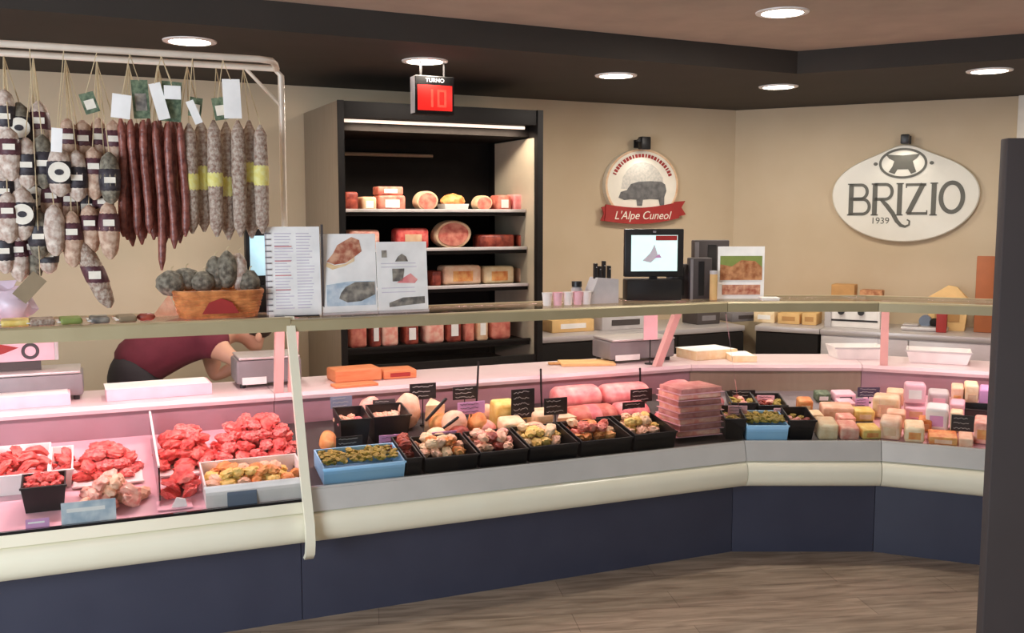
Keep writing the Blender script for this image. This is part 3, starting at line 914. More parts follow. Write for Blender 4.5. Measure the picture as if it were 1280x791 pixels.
t, w_, h_ = poster('food_poster', 'white photo stand with a cured meat picture above and a dark dish below', 404, 473, 292, 0.44, 0)
finish(patch(MB(), [(0.1, 0.66), (0.24, 0.62), (0.45, 0.64), (0.62, 0.72), (0.74, 0.78), (0.7, 0.92), (0.56, 0.96), (0.4, 0.9), (0.3, 0.86), (0.22, 0.76)], w_, h_), 'meat_picture', 'photomeat', t)
finish(patch(MB(), [(0.08, 0.6), (0.2, 0.56), (0.42, 0.6), (0.6, 0.66), (0.6, 0.71), (0.45, 0.63), (0.24, 0.61), (0.1, 0.65)], w_, h_, -0.002), 'cheese_picture', 'cream_food', t)
finish(patch(MB(), [(0.08, 0.11), (0.97, 0.11), (0.97, 0.41), (0.5, 0.41), (0.08, 0.37)], w_, h_), 'dish_picture', 'photoblue', t)
finish(patch(MB(), [(0.3, 0.2), (0.45, 0.15), (0.7, 0.16), (0.96, 0.24), (0.96, 0.40), (0.6, 0.40), (0.42, 0.34), (0.34, 0.27)], w_, h_, -0.0026), 'dark_dish', 'photodark', t)
t, w_, h_ = poster('leaflet_stand', 'smaller white leaflet stand with small pictures, right of the food photo stand', 474, 537, 302, 0.44, 0)
for nm, pts, m in [('badge', [(0.1, 0.78), (0.2, 0.78), (0.2, 0.88), (0.1, 0.88)], 'photodark'), ('pig_picture', [(0.36, 0.72), (0.62, 0.72), (0.58, 0.79), (0.5, 0.83), (0.42, 0.79)], 'photodark'),
                   ('bottle_picture', [(0.3, 0.44), (0.5, 0.44), (0.54, 0.62), (0.3, 0.62)], 'photodark'), ('meat_picture', [(0.38, 0.42), (0.74, 0.41), (0.8, 0.46), (0.66, 0.55), (0.54, 0.5)], 'ham'),
                   ('footer_print', [(0.22, 0.08), (0.93, 0.12), (0.93, 0.22), (0.5, 0.21), (0.22, 0.14)], 'photodark')]:
    finish(patch(MB(), pts, w_, h_), nm, m, t)
mb = MB()
block_strokes(mb, -w_*0.42, w_*0.42, h_*0.26, h_*0.38, -0.0012, 2, 0.003, 1, 0.2, 9)
block_strokes(mb, -w_*0.42, w_*0.42, h_*0.62, h_*0.72, -0.0012, 2, 0.003, 1, 0.2, 4)
finish(mb, 'printed_lines', 'inkgrey', t)

# wicker basket with dark salamis
s0, s1, z0, z1 = span(MAIN, 0.50, 218, 326, 362, 391)
bw, bh = (s1-s0), z1-TOPZ-0.004
bsk = thing('wicker_basket', 'orange brown wicker basket of dark salamis on the left glass counter', 'basket', MAIN, (s0+s1)/2, 0.52, TOPZ)
mb = MB()
for k in range(8):
    q = k/7
    hw, hd = bw*(0.43+0.07*q), 0.10+0.02*q
    pth = []
    for j in range(48):
        a_ = 2*math.pi*j/48
        ca, sa = math.cos(a_), math.sin(a_)
        e = 0.45
        ww = 1+0.012*math.sin(j*math.pi/2+math.pi*(k % 2))
        pth.append((hw*math.copysign(abs(ca)**e, ca)*ww, hd*math.copysign(abs(sa)**e, sa)*ww, 0.008+(bh-0.016)*q))
    pth.append(pth[0])
    mb.tube(pth, (bh/7)*0.62, 6)
mb.build('weave', 'wicker', bsk)
mb = MB()
mb.box(-bw*0.40, bw*0.40, -0.09, 0.09, 0.002, 0.02)
mb.build('bottom', 'wicker', bsk)
pth = []
for j in range(49):
    a_ = 2*math.pi*j/48
    ca, sa = math.cos(a_), math.sin(a_)
    pth.append((bw*0.51*math.copysign(abs(ca)**0.45, ca), 0.124*math.copysign(abs(sa)**0.45, sa), bh))
MB().tube(pth, 0.008, 7).build('rim', 'wicker', bsk)
MB().prism([(-bw*0.22, bh*0.2), (bw*0.2, bh*0.2), (bw*0.12, bh*0.62), (0, bh*0.78), (-bw*0.14, bh*0.62)], -0.136, -0.129).build('front_label', 'redband', bsk)
dk = [(214, 354, 22, 17, 'leftmost of the dark salamis in the basket'), (233, 349, 22, 15, 'dark salami lying second from the left in the basket'), (254, 352, 20, 14, 'dark salami lying third from the left in the basket'),
      (270, 342, 15, 24, 'greyish salami standing up in the middle of the basket'), (284, 337, 15, 26, 'black tipped salami standing beside the grey one in the basket'),
      (299, 340, 14, 26, 'brown salami standing at the right end of the basket'), (312, 352, 16, 16, 'mottled salami lying lowest at the right end of the basket')]
for i, (px, py, rx_, rz_, lab) in enumerate(dk):
    s, z = on(MAIN, 0.52, px, py)
    k = 4.35/FPX
    t = thing('basket_salami', lab, 'salami', MAIN, s, 0.52+0.02*(i % 2), z, 0, 'dark salamis in the wicker basket')
    MB().blob((0, 0, 0), (rx_*k*0.8, 0.045, rz_*k*0.9), 3, 0.12, 9, i).build('casing', 'salamidark' if i != 5 else 'salami', t)
    MB().tube([(0, 0, rz_*k*0.85), (0.004, 0, rz_*k*0.9+0.012), (0.012, 0, rz_*k*0.9+0.016)], 0.003, 5).build('knot', 'string', t)

# flat goods lying on the left glass counter
flat = [(18, 'yellow', 'yellow_food', 0.10, 'flat yellow bag of goods at the far left end of the glass counter'), (52, '', 'netted', 0.09, 'flat mottled bag lying right of the flat yellow bag'),
        (88, '', 'photogreen', 0.08, 'flat pale green bag lying under the slanted hanging salami'), (124, '', 'photodark', 0.07, 'flat grey bag lying between the pale green bag and the brown lying salami'),
        (158, '', 'brownpaper', 0.07, 'flat brown paper packet lying left of the wicker basket')]
for px, _, m, w_, lab in flat:
    s, z = on(MAIN, 0.42, px, 396)
    t = thing('flat_packet', lab, 'packet', MAIN, s, 0.44, TOPZ, R(5))
    MB().box(-w_/2, w_/2, -0.06, 0.06, 0.0, 0.026, 0.009, 3).build('bag', m, t)
    MB().box(-w_/2-0.012, -w_/2+0.004, -0.055, 0.055, 0.010, 0.014).build('seal', 'paper', t)
s, z = on(MAIN, 0.42, 182, 388)
t = thing('short_salami', 'small dark salami lying on the glass counter just left of the basket', 'salami', MAIN, s, 0.42, TOPZ+0.0165)
MB().tube([(-0.035, 0, 0), (-0.028, 0, 0), (-0.02, 0, 0), (0.02, 0, 0.0), (0.03, 0, 0), (0.036, 0, 0)], [0.004, 0.011, 0.016, 0.016, 0.011, 0.004], 10).build('casing', 'speck', t)
s, z = on(MAIN, 0.46, 5, 366)
t = thing('plastic_bag', 'pale lilac plastic bag standing at the far left on the glass counter', 'bag', MAIN, s, 0.58, TOPZ)
MB().blob((0, 0, 0.075), (0.10, 0.05, 0.075), 3, 0.35, 9, 2).build('pouch', 'bag', t)
MB().prism([(-0.03, 0.13), (0.02, 0.13), (0.04, 0.17), (-0.05, 0.168)], -0.008, 0.008).build('tied_top', 'bag', t)
s, z = on(MAIN, 0.6, 209, 393)
t = thing('paper_cone', 'small peach coloured paper folded open left of the wicker basket', 'paper', MAIN, s, 0.60, TOPZ)
mb = MB()
mb.faces([(-0.06, 0, 0), (0.05, 0, 0), (0.012, 0.03, 0.09), (-0.06, 0.004, 0.0), (0.05, 0.004, 0), (0.012, 0.034, 0.09)], [(0, 1, 2), (3, 5, 4), (0, 2, 5, 3), (1, 4, 5, 2), (0, 3, 4, 1)])
mb.build('sheet', 'peach_food', t)


# customer screens
def screen(label, fr, v, px0, px1, py0, py1, zb, m, rz=0.0, box=None):
    s0, s1, z0, z1 = span(fr, v, px0, px1, py0, py1)
    w_, h_ = s1-s0, z1-z0
    t = thing('customer_display', label, 'screen', fr, (s0+s1)/2, v, zb, rz)
    zc = z0-zb
    MB().box(-w_/2, w_/2, 0, 0.035, zc, zc+h_, 0.006).build('housing', 'black', t)
    sc_ = MB().box(-w_*0.39, w_*0.39, -0.002, 0.002, zc+h_*0.12, zc+h_*0.87).build('screen', m, t)
    if box:
        MB().box(-box[0]/2+0.0, box[0]/2, -0.02, 0.10, 0.0, max(0.02, zc-0.012), 0.008).build('base_unit', 'black', t)
    MB().box(-0.02, 0.02, 0.012, 0.028, 0.0, zc+0.02).build('neck', 'black', t)
    return t, sc_, w_, h_, zc


t, sc_, w_, h_, zc = screen('black customer screen showing a pale page with a red header, below the pig sign', MAIN, 0.56, 785, 850, 286, 346, TOPM, 'screen', R(-18), (0.29, 0))
MB().box(w_*0.02, w_*0.38, -0.0034, -0.0022, zc+h_*0.76, zc+h_*0.86).build('red_header', 'redband', sc_)
MB().prism([(-w_*0.2, zc+h_*0.34), (-w_*0.06, zc+h_*0.3), (w_*0.06, zc+h_*0.44), (w_*0.0, zc+h_*0.68), (-w_*0.07, zc+h_*0.5)], -0.0034, -0.0022).build('grey_picture', 'inkgrey', sc_)
MB().prism([(0, zc+h_*0.4), (w_*0.12, zc+h_*0.4), (w_*0.08, zc+h_*0.48)], -0.0046, -0.0036).build('pink_picture', 'lilac', sc_)
MB().lathe([(0.002, -0.004), (0.008, -0.004), (0.008, 0.006), (0.002, 0.006)], 14, (0, -0.001, zc+h_*0.935)).build('webcam', 'grey', t)
t, sc_, w_, h_, zc = screen('customer screen with a pale blue page half hidden behind the price list', MAIN, 0.60, 307, 350, 286, 352, TOPZ, 'screenblue', R(10), (0.12, 0))

# cups in a row
for i, px in enumerate((684, 697, 710, 722, 733)):
    s, z = on(MAIN, 0.50, px, 376)
    k = 'white' if i % 2 == 0 else 'pinkcard'
    t = tag(put(MB().lathe([(0.019, 0.0), (0.026, 0.062), (0.0275, 0.064), (0.0255, 0.064), (0.0245, 0.06), (0.018, 0.004)], 18).build('cup', k), MAIN, s, 0.50, TOPM),
            '%s small cup, %s from left in the row on the glass counter top' % ('white' if i % 2 == 0 else 'pinkish', ORD[i]), 'cup', 'small cups on the counter top')
s, z = on(MAIN, 0.6, 721, 357)
t = thing('black_cap_jar', 'low clear jar with a black lid behind the row of small cups', 'jar', MAIN, s, 0.60, TOPM)
MB().lathe([(0.002, 0), (0.026, 0), (0.028, 0.01), (0.028, 0.07), (0.02, 0.08), (0.002, 0.08)], 18).build('jar_body', 'lgrey', t)
MB().lathe([(0.002, 0.081), (0.026, 0.081), (0.026, 0.108), (0.002, 0.108)], 18).build('lid', 'black', t)
# knife block
s0, s1, z0, z1 = span(MAIN, 0.52, 733, 771, 330, 379)
kb = thing('knife_block', 'white slanted knife block with black knife handles beside the cups', 'knife block', MAIN, (s0+s1)/2, 0.54, TOPM)
q = (s1-s0)/2
MB().prism([(-q, 0), (q, 0), (q, 0.12), (-q*0.35, 0.13)], -0.04, 0.05).build('block', 'lgrey', kb)
for i, (dx, hh) in enumerate([(-0.3, 0.075), (0.0, 0.06), (0.32, 0.085), (0.7, 0.06)]):
    kn = MB().box(q*dx-0.008, q*dx+0.008, -0.012+0.006*i, 0.012+0.006*i, 0.122, 0.126+hh, 0.003).build('knife_handle', 'black', kb)
    MB().tube([(q*dx, -0.014+0.006*i, 0.128+hh*0.7), (q*dx, 0.014+0.006*i, 0.128+hh*0.7)], 0.0028, 6).build('rivet', 'steel', kn)
# dark dispensers
for px0, px1, py0, v, lab in [(836, 862, 330, 0.60, 'short dark grey film dispenser beside the customer screen'), (862, 886, 322, 0.54, 'middle dark grey film dispenser with a rounded top left of the ham card'),
                              (868, 906, 300, 0.64, 'tallest dark grey film dispenser behind the ham card')]:
    s0, s1, z0, z1 = span(MAIN, v, px0, px1, py0, 378)
    t = thing('film_dispenser', lab, 'dispenser', MAIN, (s0+s1)/2, v, TOPM, R(-14), 'dark dispensers on the counter')
    w_, h_ = s1-s0, z1-TOPM
    MB().box(-w_/2, w_/2, -0.03, 0.03, 0, h_, 0.006).build('box', 'dgrey', t)
    MB().box(-w_*0.12, w_*0.12, -0.034, -0.0305, 0.02, h_*0.92).build('slot', 'black', t)
    MB().box(-w_*0.5, -w_*0.38, -0.034, -0.0305, 0.0, h_*0.97).build('edge_strip', 'grey', t)
s, z = on(MAIN, 0.45, 893, 370)
t = thing('spice_tube', 'beige cylindrical tube in front of the dark dispensers', 'tube', MAIN, s, 0.46, TOPM)
MB().lathe([(0.002, 0), (0.02, 0), (0.02, 0.135), (0.002, 0.135)], 18).build('tube', 'tanbox', t)
MB().lathe([(0.002, 0.1355), (0.021, 0.1355), (0.021, 0.152), (0.002, 0.154)], 18).build('cap', 'lgrey', t)
# ham photo card
s0, s1, z0, z1 = span(MAIN, 0.46, 902, 950, 308, 375)
t = thing('photo_card', 'upright card with an orange ham picture in a white border, by the dispensers', 'poster', MAIN, (s0+s1)/2, 0.46, TOPM, R(-20))
w_, h_ = (s1-s0)*1.02, z1-TOPM
MB().box(-w_/2, w_/2, 0, 0.005, 0, h_).build('card', 'paper', t)
MB().box(-w_*0.45, w_*0.45, -0.0015, -0.0003, h_*0.36, h_*0.82).build('green_picture', 'photogreen', t)
MB().prism([(x*w_, z*h_) for x, z in [(-0.45, 0.36), (0.45, 0.36), (0.45, 0.6), (0.3, 0.72), (0.0, 0.74), (-0.2, 0.62), (-0.45, 0.66)]], -0.0030, -0.0017).build('ham_picture', 'photobrown', t)
MB().box(-w_*0.4, w_*0.42, -0.0015, -0.0003, h_*0.08, h_*0.27).build('lower_picture', 'photomeat', t)
MB().box(-w_*0.3, w_*0.3, 0.006, 0.06, 0, 0.01).build('foot', 'lgrey', t)
s, z = on(MID, 0.44, 962, 371)
t = thing('napkin_stack', 'small flat white stack of napkins right of the ham card', 'napkins', MID, s, 0.45, TOPM)
MB().box(-0.045, 0.045, -0.04, 0.04, 0, 0.012, 0.002).build('stack', 'paper', t)
MB().box(-0.05, 0.05, -0.045, 0.045, 0.0125, 0.0145).build('top_napkin', 'white', t)

# ------------------------------------------------------------------ signs on the back walls
def sign_frame(fr, v, cx, cy, halfpx, halfpy):
    s0, s1, z0, z1 = span(fr, v, cx-halfpx, cx+halfpx, cy-halfpy, cy+halfpy)
    return (s0+s1)/2, (z0+z1)/2, (s1-s0)/(2*halfpx), (z1-z0)/(2*halfpy)


# oval sign; letter shapes are given in the crop grid of the sign (centre 560,400)
s, z, kx, kz = sign_frame(WR, -0.05, 1132.6, 238.3, 92, 60)
kx /= 5.457
kz /= 5.457
bz = thing('oval_sign', 'pale oval sign reading BRIZIO in dark grey letters on the right back wall', 'sign', WR, s, -0.002, z)


def B(X, Y):
    return ((X-560)*kx, (400-Y)*kz)


out = []
for k in range(120):
    a_ = 2*math.pi*k/120
    dx, dz = math.cos(a_), math.sin(a_)
    ex, ez = 505, 330 if dz < 0 else 283
    r1 = 1/math.sqrt((dx/ex)**2+(dz/ez)**2)
    p = (560+dx*r1, 420-dz*r1)
    if dz > 0:                     # soft dome over the top
        g = math.exp(-((p[0]-556)/165.0)**2)
        p = (p[0], p[1]-52*g*dz)
    out.append(B(*p))
inn = [(x*0.975, zz*0.965) for x, zz in out]
mb = MB()
mb.rings([[(x, 0.0, zz) for x, zz in inn], [(x, -0.034, zz) for x, zz in out], [(x, -0.042, zz) for x, zz in out], [(x*0.985, -0.050, zz*0.98) for x, zz in out], [(x, -0.050, zz) for x, zz in inn]])
mb.build('board', 'signcream', bz)
Y0, Y1 = -0.0545, -0.0495


def letter(name, strokes):
    mb = MB()
    for st in strokes:
        pts, wd = st[0], st[1]
        wd = [q*kx for q in wd] if isinstance(wd, list) else wd*kx
        mb.stroke([B(*p) for p in pts], wd, Y0, Y1, closed=(len(st) > 2))
    return mb.build(name, 'signgrey', bz)


def bow(x0, yt, yb, xr):
    """right hand bowl of a letter from the stem at x0"""
    c, h_ = (yt+yb)/2, (yb-yt)/2
    xm = xr-h_*0.9
    return [(x0, yt), (xm, yt)] + [(xm+(xr-xm)*math.sin(R(a_)), c-h_*math.cos(R(a_))) for a_ in range(15, 180, 15)] + [(xm, yb), (x0, yb)]


def stem(x, yt=348, yb=566):
    return [([(x, yt), (x, yb)], 33), ([(x-25, yt+2), (x+25, yt+2)], 9), ([(x-25, yb-2), (x+25, yb-2)], 9)]


letter('letter_b', stem(195) + [(bow(190, 356, 452, 308), 22), (bow(190, 456, 558, 326), 22)])
letter('letter_r', stem(363) + [(bow(358, 354, 456, 482), 22), ([(405, 456), (448, 500), (490, 552), (520, 605), (550, 636), (580, 644), (606, 632), (608, 606), (590, 596)], [20, 30, 30, 28, 24, 18, 14, 12, 10])])
letter('letter_i', stem(535))
letter('letter_z', [([(574, 358), (712, 358)], 19), ([(692, 352), (594, 558)], 34), ([(588, 554), (726, 554)], 19), ([(578, 352), (578, 380)], 8), ([(722, 532), (722, 558)], 8)])
letter('letter_i', stem(765))
letter('letter_o', [(ellipse(884, 446, 72, 98, 40), 30, True)])
text_part('year', '1939', 62*kz, 'signgrey', bz, ((405-560)*kx, -0.0515, (400-606)*kz), 0.0015)
letter('emblem_ring', [(ellipse(548, 212, 156, 96, 48), 17, True)])
mb = MB()
mb.rings([[(x, yy, zz) for x, zz in [B(*p) for p in [(428, 150), (545, 158), (662, 150), (640, 178), (614, 198), (624, 232), (640, 270), (606, 284), (584, 252), (512, 252), (494, 284), (452, 270), (478, 230), (488, 196), (452, 178)]]] for yy in (Y0, Y1)])
mb.build('bull_head_emblem', 'signgrey', bz)
for x in (360, 742):
    MB().rings([[(xx, yy, zz) for xx, zz in [B(*p) for p in ellipse(x, 213, 15, 12, 12)]] for yy in (Y0, Y1)]).build('dot', 'signgrey', bz)


def sign_lamp(label, fr, px, pytop, pybot, v, wpx, side):
    s, zt_ = on(fr, v, px, pytop)
    _, zb = on(fr, v, px, pybot)
    w_ = wpx*7.4/FPX
    t = thing('sign_spotlight', label, 'spotlight', fr, s, -0.001, (zt_+zb)/2, 0, 'spotlights over the signs')
    hh = (zt_-zb)/2
    MB().box(-0.03, 0.03, -0.012, 0, -0.03, 0.03, 0.003).build('wall_plate', 'black', t)
    MB().tube([(0, -0.01, 0), (0.0, v*0.5, hh*0.8), (0, v*0.9, hh*0.5)], 0.009, 8).build('arm', 'black', t)
    hd = MB().box(-w_/2, w_/2, v-0.035, v+0.02, -hh, hh, 0.008).build('lamp_head', 'black', t)
    if side:
        MB().prism([(-w_/2-0.034, hh*0.25), (-w_/2+0.004, hh*0.1), (-w_/2+0.004, hh*0.85), (-w_/2-0.012, hh*0.7)], v-0.02, v).build('lamp_shade', 'black', hd)
    sp_ = bpy.data.lights.new('sign_lamp', 'SPOT')
    sp_.energy = 1.6
    sp_.spot_size = R(110)
    sp_.spot_blend = 0.7
    sp_.shadow_soft_size = 0.02
    sp_.color = (1, 0.94, 0.84)
    so = bpy.data.objects.new('sign_lamp', sp_)
    COL.objects.link(so)
    so.location = (0, v-0.10, -hh-0.01)
    so.rotation_euler = (R(28), 0, 0)
    so.parent = t


sign_lamp('small black spotlight above the round pig sign', WL, 805, 171, 187, -0.10, 14, True)
sign_lamp('small black spotlight above the oval BRIZIO sign', WR, 1132, 168, 180, -0.10, 10, False)

# round pig sign
s, z, kx, kz = sign_frame(WL, -0.05, 802.5, 231.5, 45.5, 45.5)
pg = thing('round_sign', 'round white sign with a grey pig and a red ribbon on the long wall', 'sign', WL, s, -0.002, z)


def Q(px, py):
    return ((px-802.5)*kx, (231.5-py)*kz)


def disc(mb, r, y0, y1, n=64, cut=None):
    pts = [Q(802.5+r*math.cos(2*math.pi*k/n), 231.5+r*math.sin(2*math.pi*k/n)) for k in range(n)]
    return mb.rings([[(x, y0, zz) for x, zz in pts], [(x, y1, zz) for x, zz in pts]])


def flat(name, pts, m, y0, y1, parent):
    q = [Q(*p) for p in pts]
    return MB().rings([[(x, y0, zz) for x, zz in q], [(x, y1, zz) for x, zz in q]]).build(name, m, parent)


disc(MB(), 45.5, -0.045, 0.0).build('board', 'signwhite', pg)
MB().stroke([Q(*p) for p in ellipse(802.5, 231.5, 44.2, 44.2, 56)], 2.2*kx, -0.047, -0.0445, True).build('border', 'fat', pg)
mb = MB()
for k in range(23):
    a_ = R(158 - k*(136/22.0))
    r_ = 37.2
    c, sn = math.cos(a_), math.sin(a_)
    hw = 1.5 if k % 4 else 0.9
    q = [Q(802.5+(r_+dr)*c - dt*sn*1.0, 231.5-(r_+dr)*sn - dt*c*1.0) for dr, dt in ((-2.2, -hw), (-2.2, hw), (2.2, hw), (2.2, -hw))]
    mb.rings([[(x, -0.0475, zz) for x, zz in q], [(x, -0.0445, zz) for x, zz in q]])
mb.build('arc_lettering', 'redband', pg)
flat('mountain_print', [(776, 236), (778, 222), (784, 212), (792, 205), (803, 202), (814, 205), (822, 212), (828, 222), (830, 236)], 'halftone', -0.0462, -0.0445, pg)
flat('pig', [(773, 247), (775.5, 240), (783, 237.5), (788, 230), (797, 227), (812, 226), (826, 226.5), (831, 230), (832.5, 238), (830, 246), (830, 256.5), (824.5, 256.5), (823, 249), (812, 248.5), (803, 249.5), (802, 257), (796, 257), (795, 249.5), (788, 249), (780, 250)], 'pig', -0.0490, -0.0465, pg)
top = [(757 + 91*k/20, 255.5 + 5.5*math.sin(math.pi*k/20) - 3.5*k/20) for k in range(21)]
bot = [(x - (1.5 if i < 10 else -0.5), y+20.5) for i, (x, y) in enumerate(top)]
rb = flat('ribbon', top + bot[::-1], 'redband', -0.062, -0.0455, pg)
flat('ribbon_tail', [(842, 252), (857, 250.5), (852, 259), (858, 268), (842, 272)], 'redband', -0.0535, -0.044, pg)
flat('ribbon_tail', [(752, 259), (762, 256), (762, 277), (751, 275.5), (755, 267)], 'redband', -0.0535, -0.044, pg)
text_part('ribbon_lettering', "L'Alpe Cuneol", 14.5*kz, 'signwhite', rb, (-1*kx, -0.0635, (231.5-269.5)*kz), 0.001, 0.3)

# red number display hanging from the soffit
DF = Frame(-0.439, 5.45, 25.4)
s0, s1, z0, z1 = span(DF, 0, 519, 568, 95, 143)
w_, h_ = s1-s0, z1-z0
nd = thing('number_display', 'red lit number display hanging from the soffit in front of the cooler', 'display', DF, (s0+s1)/2, 0, z0)
MB().box(-w_/2, w_/2, 0, 0.075, 0, h_, 0.006).build('housing', 'blackm', nd)
MB().box(-w_/2-0.0025, -w_/2-0.0002, 0.004, 0.07, 0.006, h_-0.004).build('side_plate', 'lgrey', nd, label='pale grey side plate')
lp = MB().box(-w_*0.44, w_*0.44, -0.003, 0.001, h_*0.10, h_*0.76, 0.001).build('lit_panel', 'redled', nd)


def digit(mb, cx, segs, hh, wd, zc, y):
    for g in segs:
        x0, x1, za, zb = {'a': (-1, 1, 1, 1), 'd': (-1, 1, -1, -1), 'g': (-1, 1, 0, 0), 'b': (1, 1, 0, 1), 'c': (1, 1, -1, 0), 'f': (-1, -1, 0, 1), 'e': (-1, -1, -1, 0)}[g]
        t_ = 0.006
        mb.box(cx+x0*wd-t_, cx+x1*wd+t_, y-0.001, y+0.001, zc+za*hh-t_, zc+zb*hh+t_)


mb = MB()
digit(mb, -w_*0.17, 'bc', h_*0.2, w_*0.09, h_*0.42, -0.0045)
mb.build('digit', 'redled2', lp)
mb = MB()
digit(mb, w_*0.17, 'abcdef', h_*0.2, w_*0.09, h_*0.42, -0.0045)
mb.build('digit', 'redled2', lp)
text_part('header_lettering', 'TURNO', h_*0.15, 'white', nd, (0, -0.002, h_*0.88), 0.001)
MB().tube([(-w_*0.3, 0.035, h_), (-w_*0.3, 0.035, 2.5345-z0)], 0.006, 6).build('hanger', 'blackm', nd)
MB().tube([(w_*0.3, 0.035, h_), (w_*0.3, 0.035, 2.5345-z0)], 0.006, 6).build('hanger', 'blackm', nd)

# ------------------------------------------------------------------ goods in the counters
TILT = math.atan((DECK1-0.588)/(DV1-DV0))


def seat(fr, v, px0, px1, pyt, base=None):
    s0, s1, zl, zh = span(fr, v, px0, px1, pyt, pyt+20)
    zb = (deck(v)+0.0015) if base is None else base
    return (s0+s1)/2, s1-s0, zb, max(0.012, zh-zb)


def bin_thing(label, fr, v, px0, px1, pyt, d, m, name='food_tray', cat='tray', group=None, flare=0.012):
    s, w_, zb, h_ = seat(fr, v, px0, px1, pyt)
    t = thing(name, label, cat, fr, s, v + d/2, zb + (d/2)*math.tan(TILT), 0, group, rx=TILT)
    MB().bin(w_, d, h_, 0.006, flare).build('tray_body', m, t)
    MB().box(-w_/2-0.004, w_/2+0.004, -d/2-0.004, -d/2+0.002, h_-0.007, h_+0.0015, 0.001).build('front_lip', m, t)
    return s, w_, zb, h_


PIECES = {}


def piece_mesh(m, kind, size):
    key = (m, kind, tuple(size))
    if key not in PIECES:
        lst = []
        for k in range(4):
            mb = MB()
            if kind == 'slice':
                mb.blob((0, 0, 0), (size[0], size[1], size[2]), 3, 0.45, 8, 3.3*k+len(PIECES))
                for v_ in mb.bm.verts:
                    v_.co.z += 0.35*size[0]*math.sin(v_.co.x/size[0]*2.2+k)*0.6
            elif kind == 'block':
                mb.box(-size[0], size[0], -size[1], size[1], -size[2], size[2], size[2]*0.35, 3)
                for v_ in mb.bm.verts:
                    v_.co *= 1+0.12*noise.noise(v_.co*30+Vector((k, 0, 0)))
            else:
                mb.blob((0, 0, 0), size, 3, 0.35, 10, 1.7*k+len(PIECES))
            o = mb.build('p', m)
            lst.append(o.data)
            bpy.data.objects.remove(o)
        PIECES[key] = lst
    return PIECES[key]


def heap(name, cat, label, group, fr, s, v, z, w_, d, hgt, n, size, mats, kind='chunk', seed=1):
    """a pile of separate pieces: layers that shrink towards the top"""
    rnd = random.Random(seed)
    made = 0
    layers = max(1, int(round(hgt/(size[2]*1.5))))
    weights = [(1-0.75*(i/layers))**1.3 for i in range(layers)]
    for li in range(layers):
        m_ = max(1, int(round(n*weights[li]/sum(weights))))
        sc_ = 1-0.70*(li/layers)
        cols = max(1, int(round(math.sqrt(m_*w_/max(d, 0.01)))))
        rws = max(1, int(math.ceil(m_/cols)))
        for k in range(m_):
            cx = ((k % cols)+0.5+(0.25 if (k//cols) % 2 else -0.25 if cols > 1 else 0))/cols - 0.5
            cy = ((k//cols)+0.5)/rws - 0.5
            x = cx*w_*sc_*0.94 + rnd.uniform(-1, 1)*size[0]*0.25
            y = cy*d*sc_*0.94 + rnd.uniform(-1, 1)*size[1]*0.25
            mt = mats[rnd.randrange(len(mats))]
            me = piece_mesh(mt, kind, size)[rnd.randrange(4)]
            o = bpy.data.objects.new(name, me)
            COL.objects.link(o)
            put(o, fr, s+x, v+y, z + size[2]*0.9 + hgt*(li/layers) + y*math.tan(TILT)*0.6, rnd.uniform(0, 6.28), rnd.uniform(-0.5, 0.5), rnd.uniform(-0.5, 0.5))
            tag(o, label, cat, group)
            made += 1
    return made


# --- meat case
CUR[0] = 0.541
s, w_, zb, h_ = bin_thing('white tray of red meat strips at the far left of the meat counter', MAIN, 0.335, -14, 62, 592, 0.30, 'white')
heap('meat_strip', 'meat', 'strip of fresh red meat heaped in the far left white tray', 'meat strips in the far left tray', MAIN, s, 0.46, zb+h_*0.75, w_*0.98, 0.27, 0.075, 20, (0.05, 0.02, 0.016), ['meat'], 'slice', 3)
s, w_, zb, h_ = bin_thing('white tray of red meat strips behind the small black pot', MAIN, 0.36, 62, 92, 586, 0.24, 'white')
heap('meat_strip', 'meat', 'strip of fresh red meat in the narrow tray behind the black pot', 'meat strips behind the black pot', MAIN, s, 0.48, zb+h_*0.7, w_, 0.22, 0.06, 7, (0.04, 0.02, 0.016), ['meat'], 'slice', 4)
s, w_, zb, h_ = bin_thing('small black pot filled with red meat at the front left of the meat counter', MAIN, 0.19, 26, 83, 606, 0.13, 'black', 'meat_pot', 'pot')
heap('meat_cube', 'meat', 'small cube of red meat heaped in the small black pot', 'meat cubes in the black pot', MAIN, s, 0.255, zb+h_*0.85, w_*0.9, 0.12, 0.035, 18, (0.018, 0.018, 0.014), ['meat'], 'chunk', 5)
s, w_, zb, h_ = bin_thing('shallow white tray under the second heap of red meat', MAIN, 0.34, 92, 180, 612, 0.32, 'white')
heap('meat_cut', 'meat', 'piece of red meat in the second heap, right of the black pot', 'meat in the second heap', MAIN, s, 0.50, zb+0.02, w_*0.96, 0.26, 0.115, 30, (0.042, 0.03, 0.022), ['meat', 'meat', 'mince'], 'chunk', 6)
heap('meat_roll', 'meat roll', 'peach and pink rolled meat at the front of the second heap', 'rolled meats in front', MAIN, s+0.02, 0.22, deck(0.22), w_*1.0, 0.18, 0.10, 16, (0.042, 0.028, 0.026), ['pinkmeat', 'pinkmeat', 'peach_food'], 'chunk', 7)
s, w_, zb, h_ = bin_thing('white tray under the third heap of red meat beside the clear divider', MAIN, 0.36, 200, 272, 596, 0.32, 'white')
heap('meat_cut', 'meat', 'piece of red meat in the third heap beside the clear divider', 'meat in the third heap', MAIN, s, 0.52, zb+0.03, w_*1.0, 0.28, 0.135, 28, (0.045, 0.03, 0.024), ['meat', 'mince'], 'chunk', 8)
s, w_, zb, h_ = bin_thing('white tray under the largest heap of red minced meat', MAIN, 0.38, 274, 384, 590, 0.34, 'white')
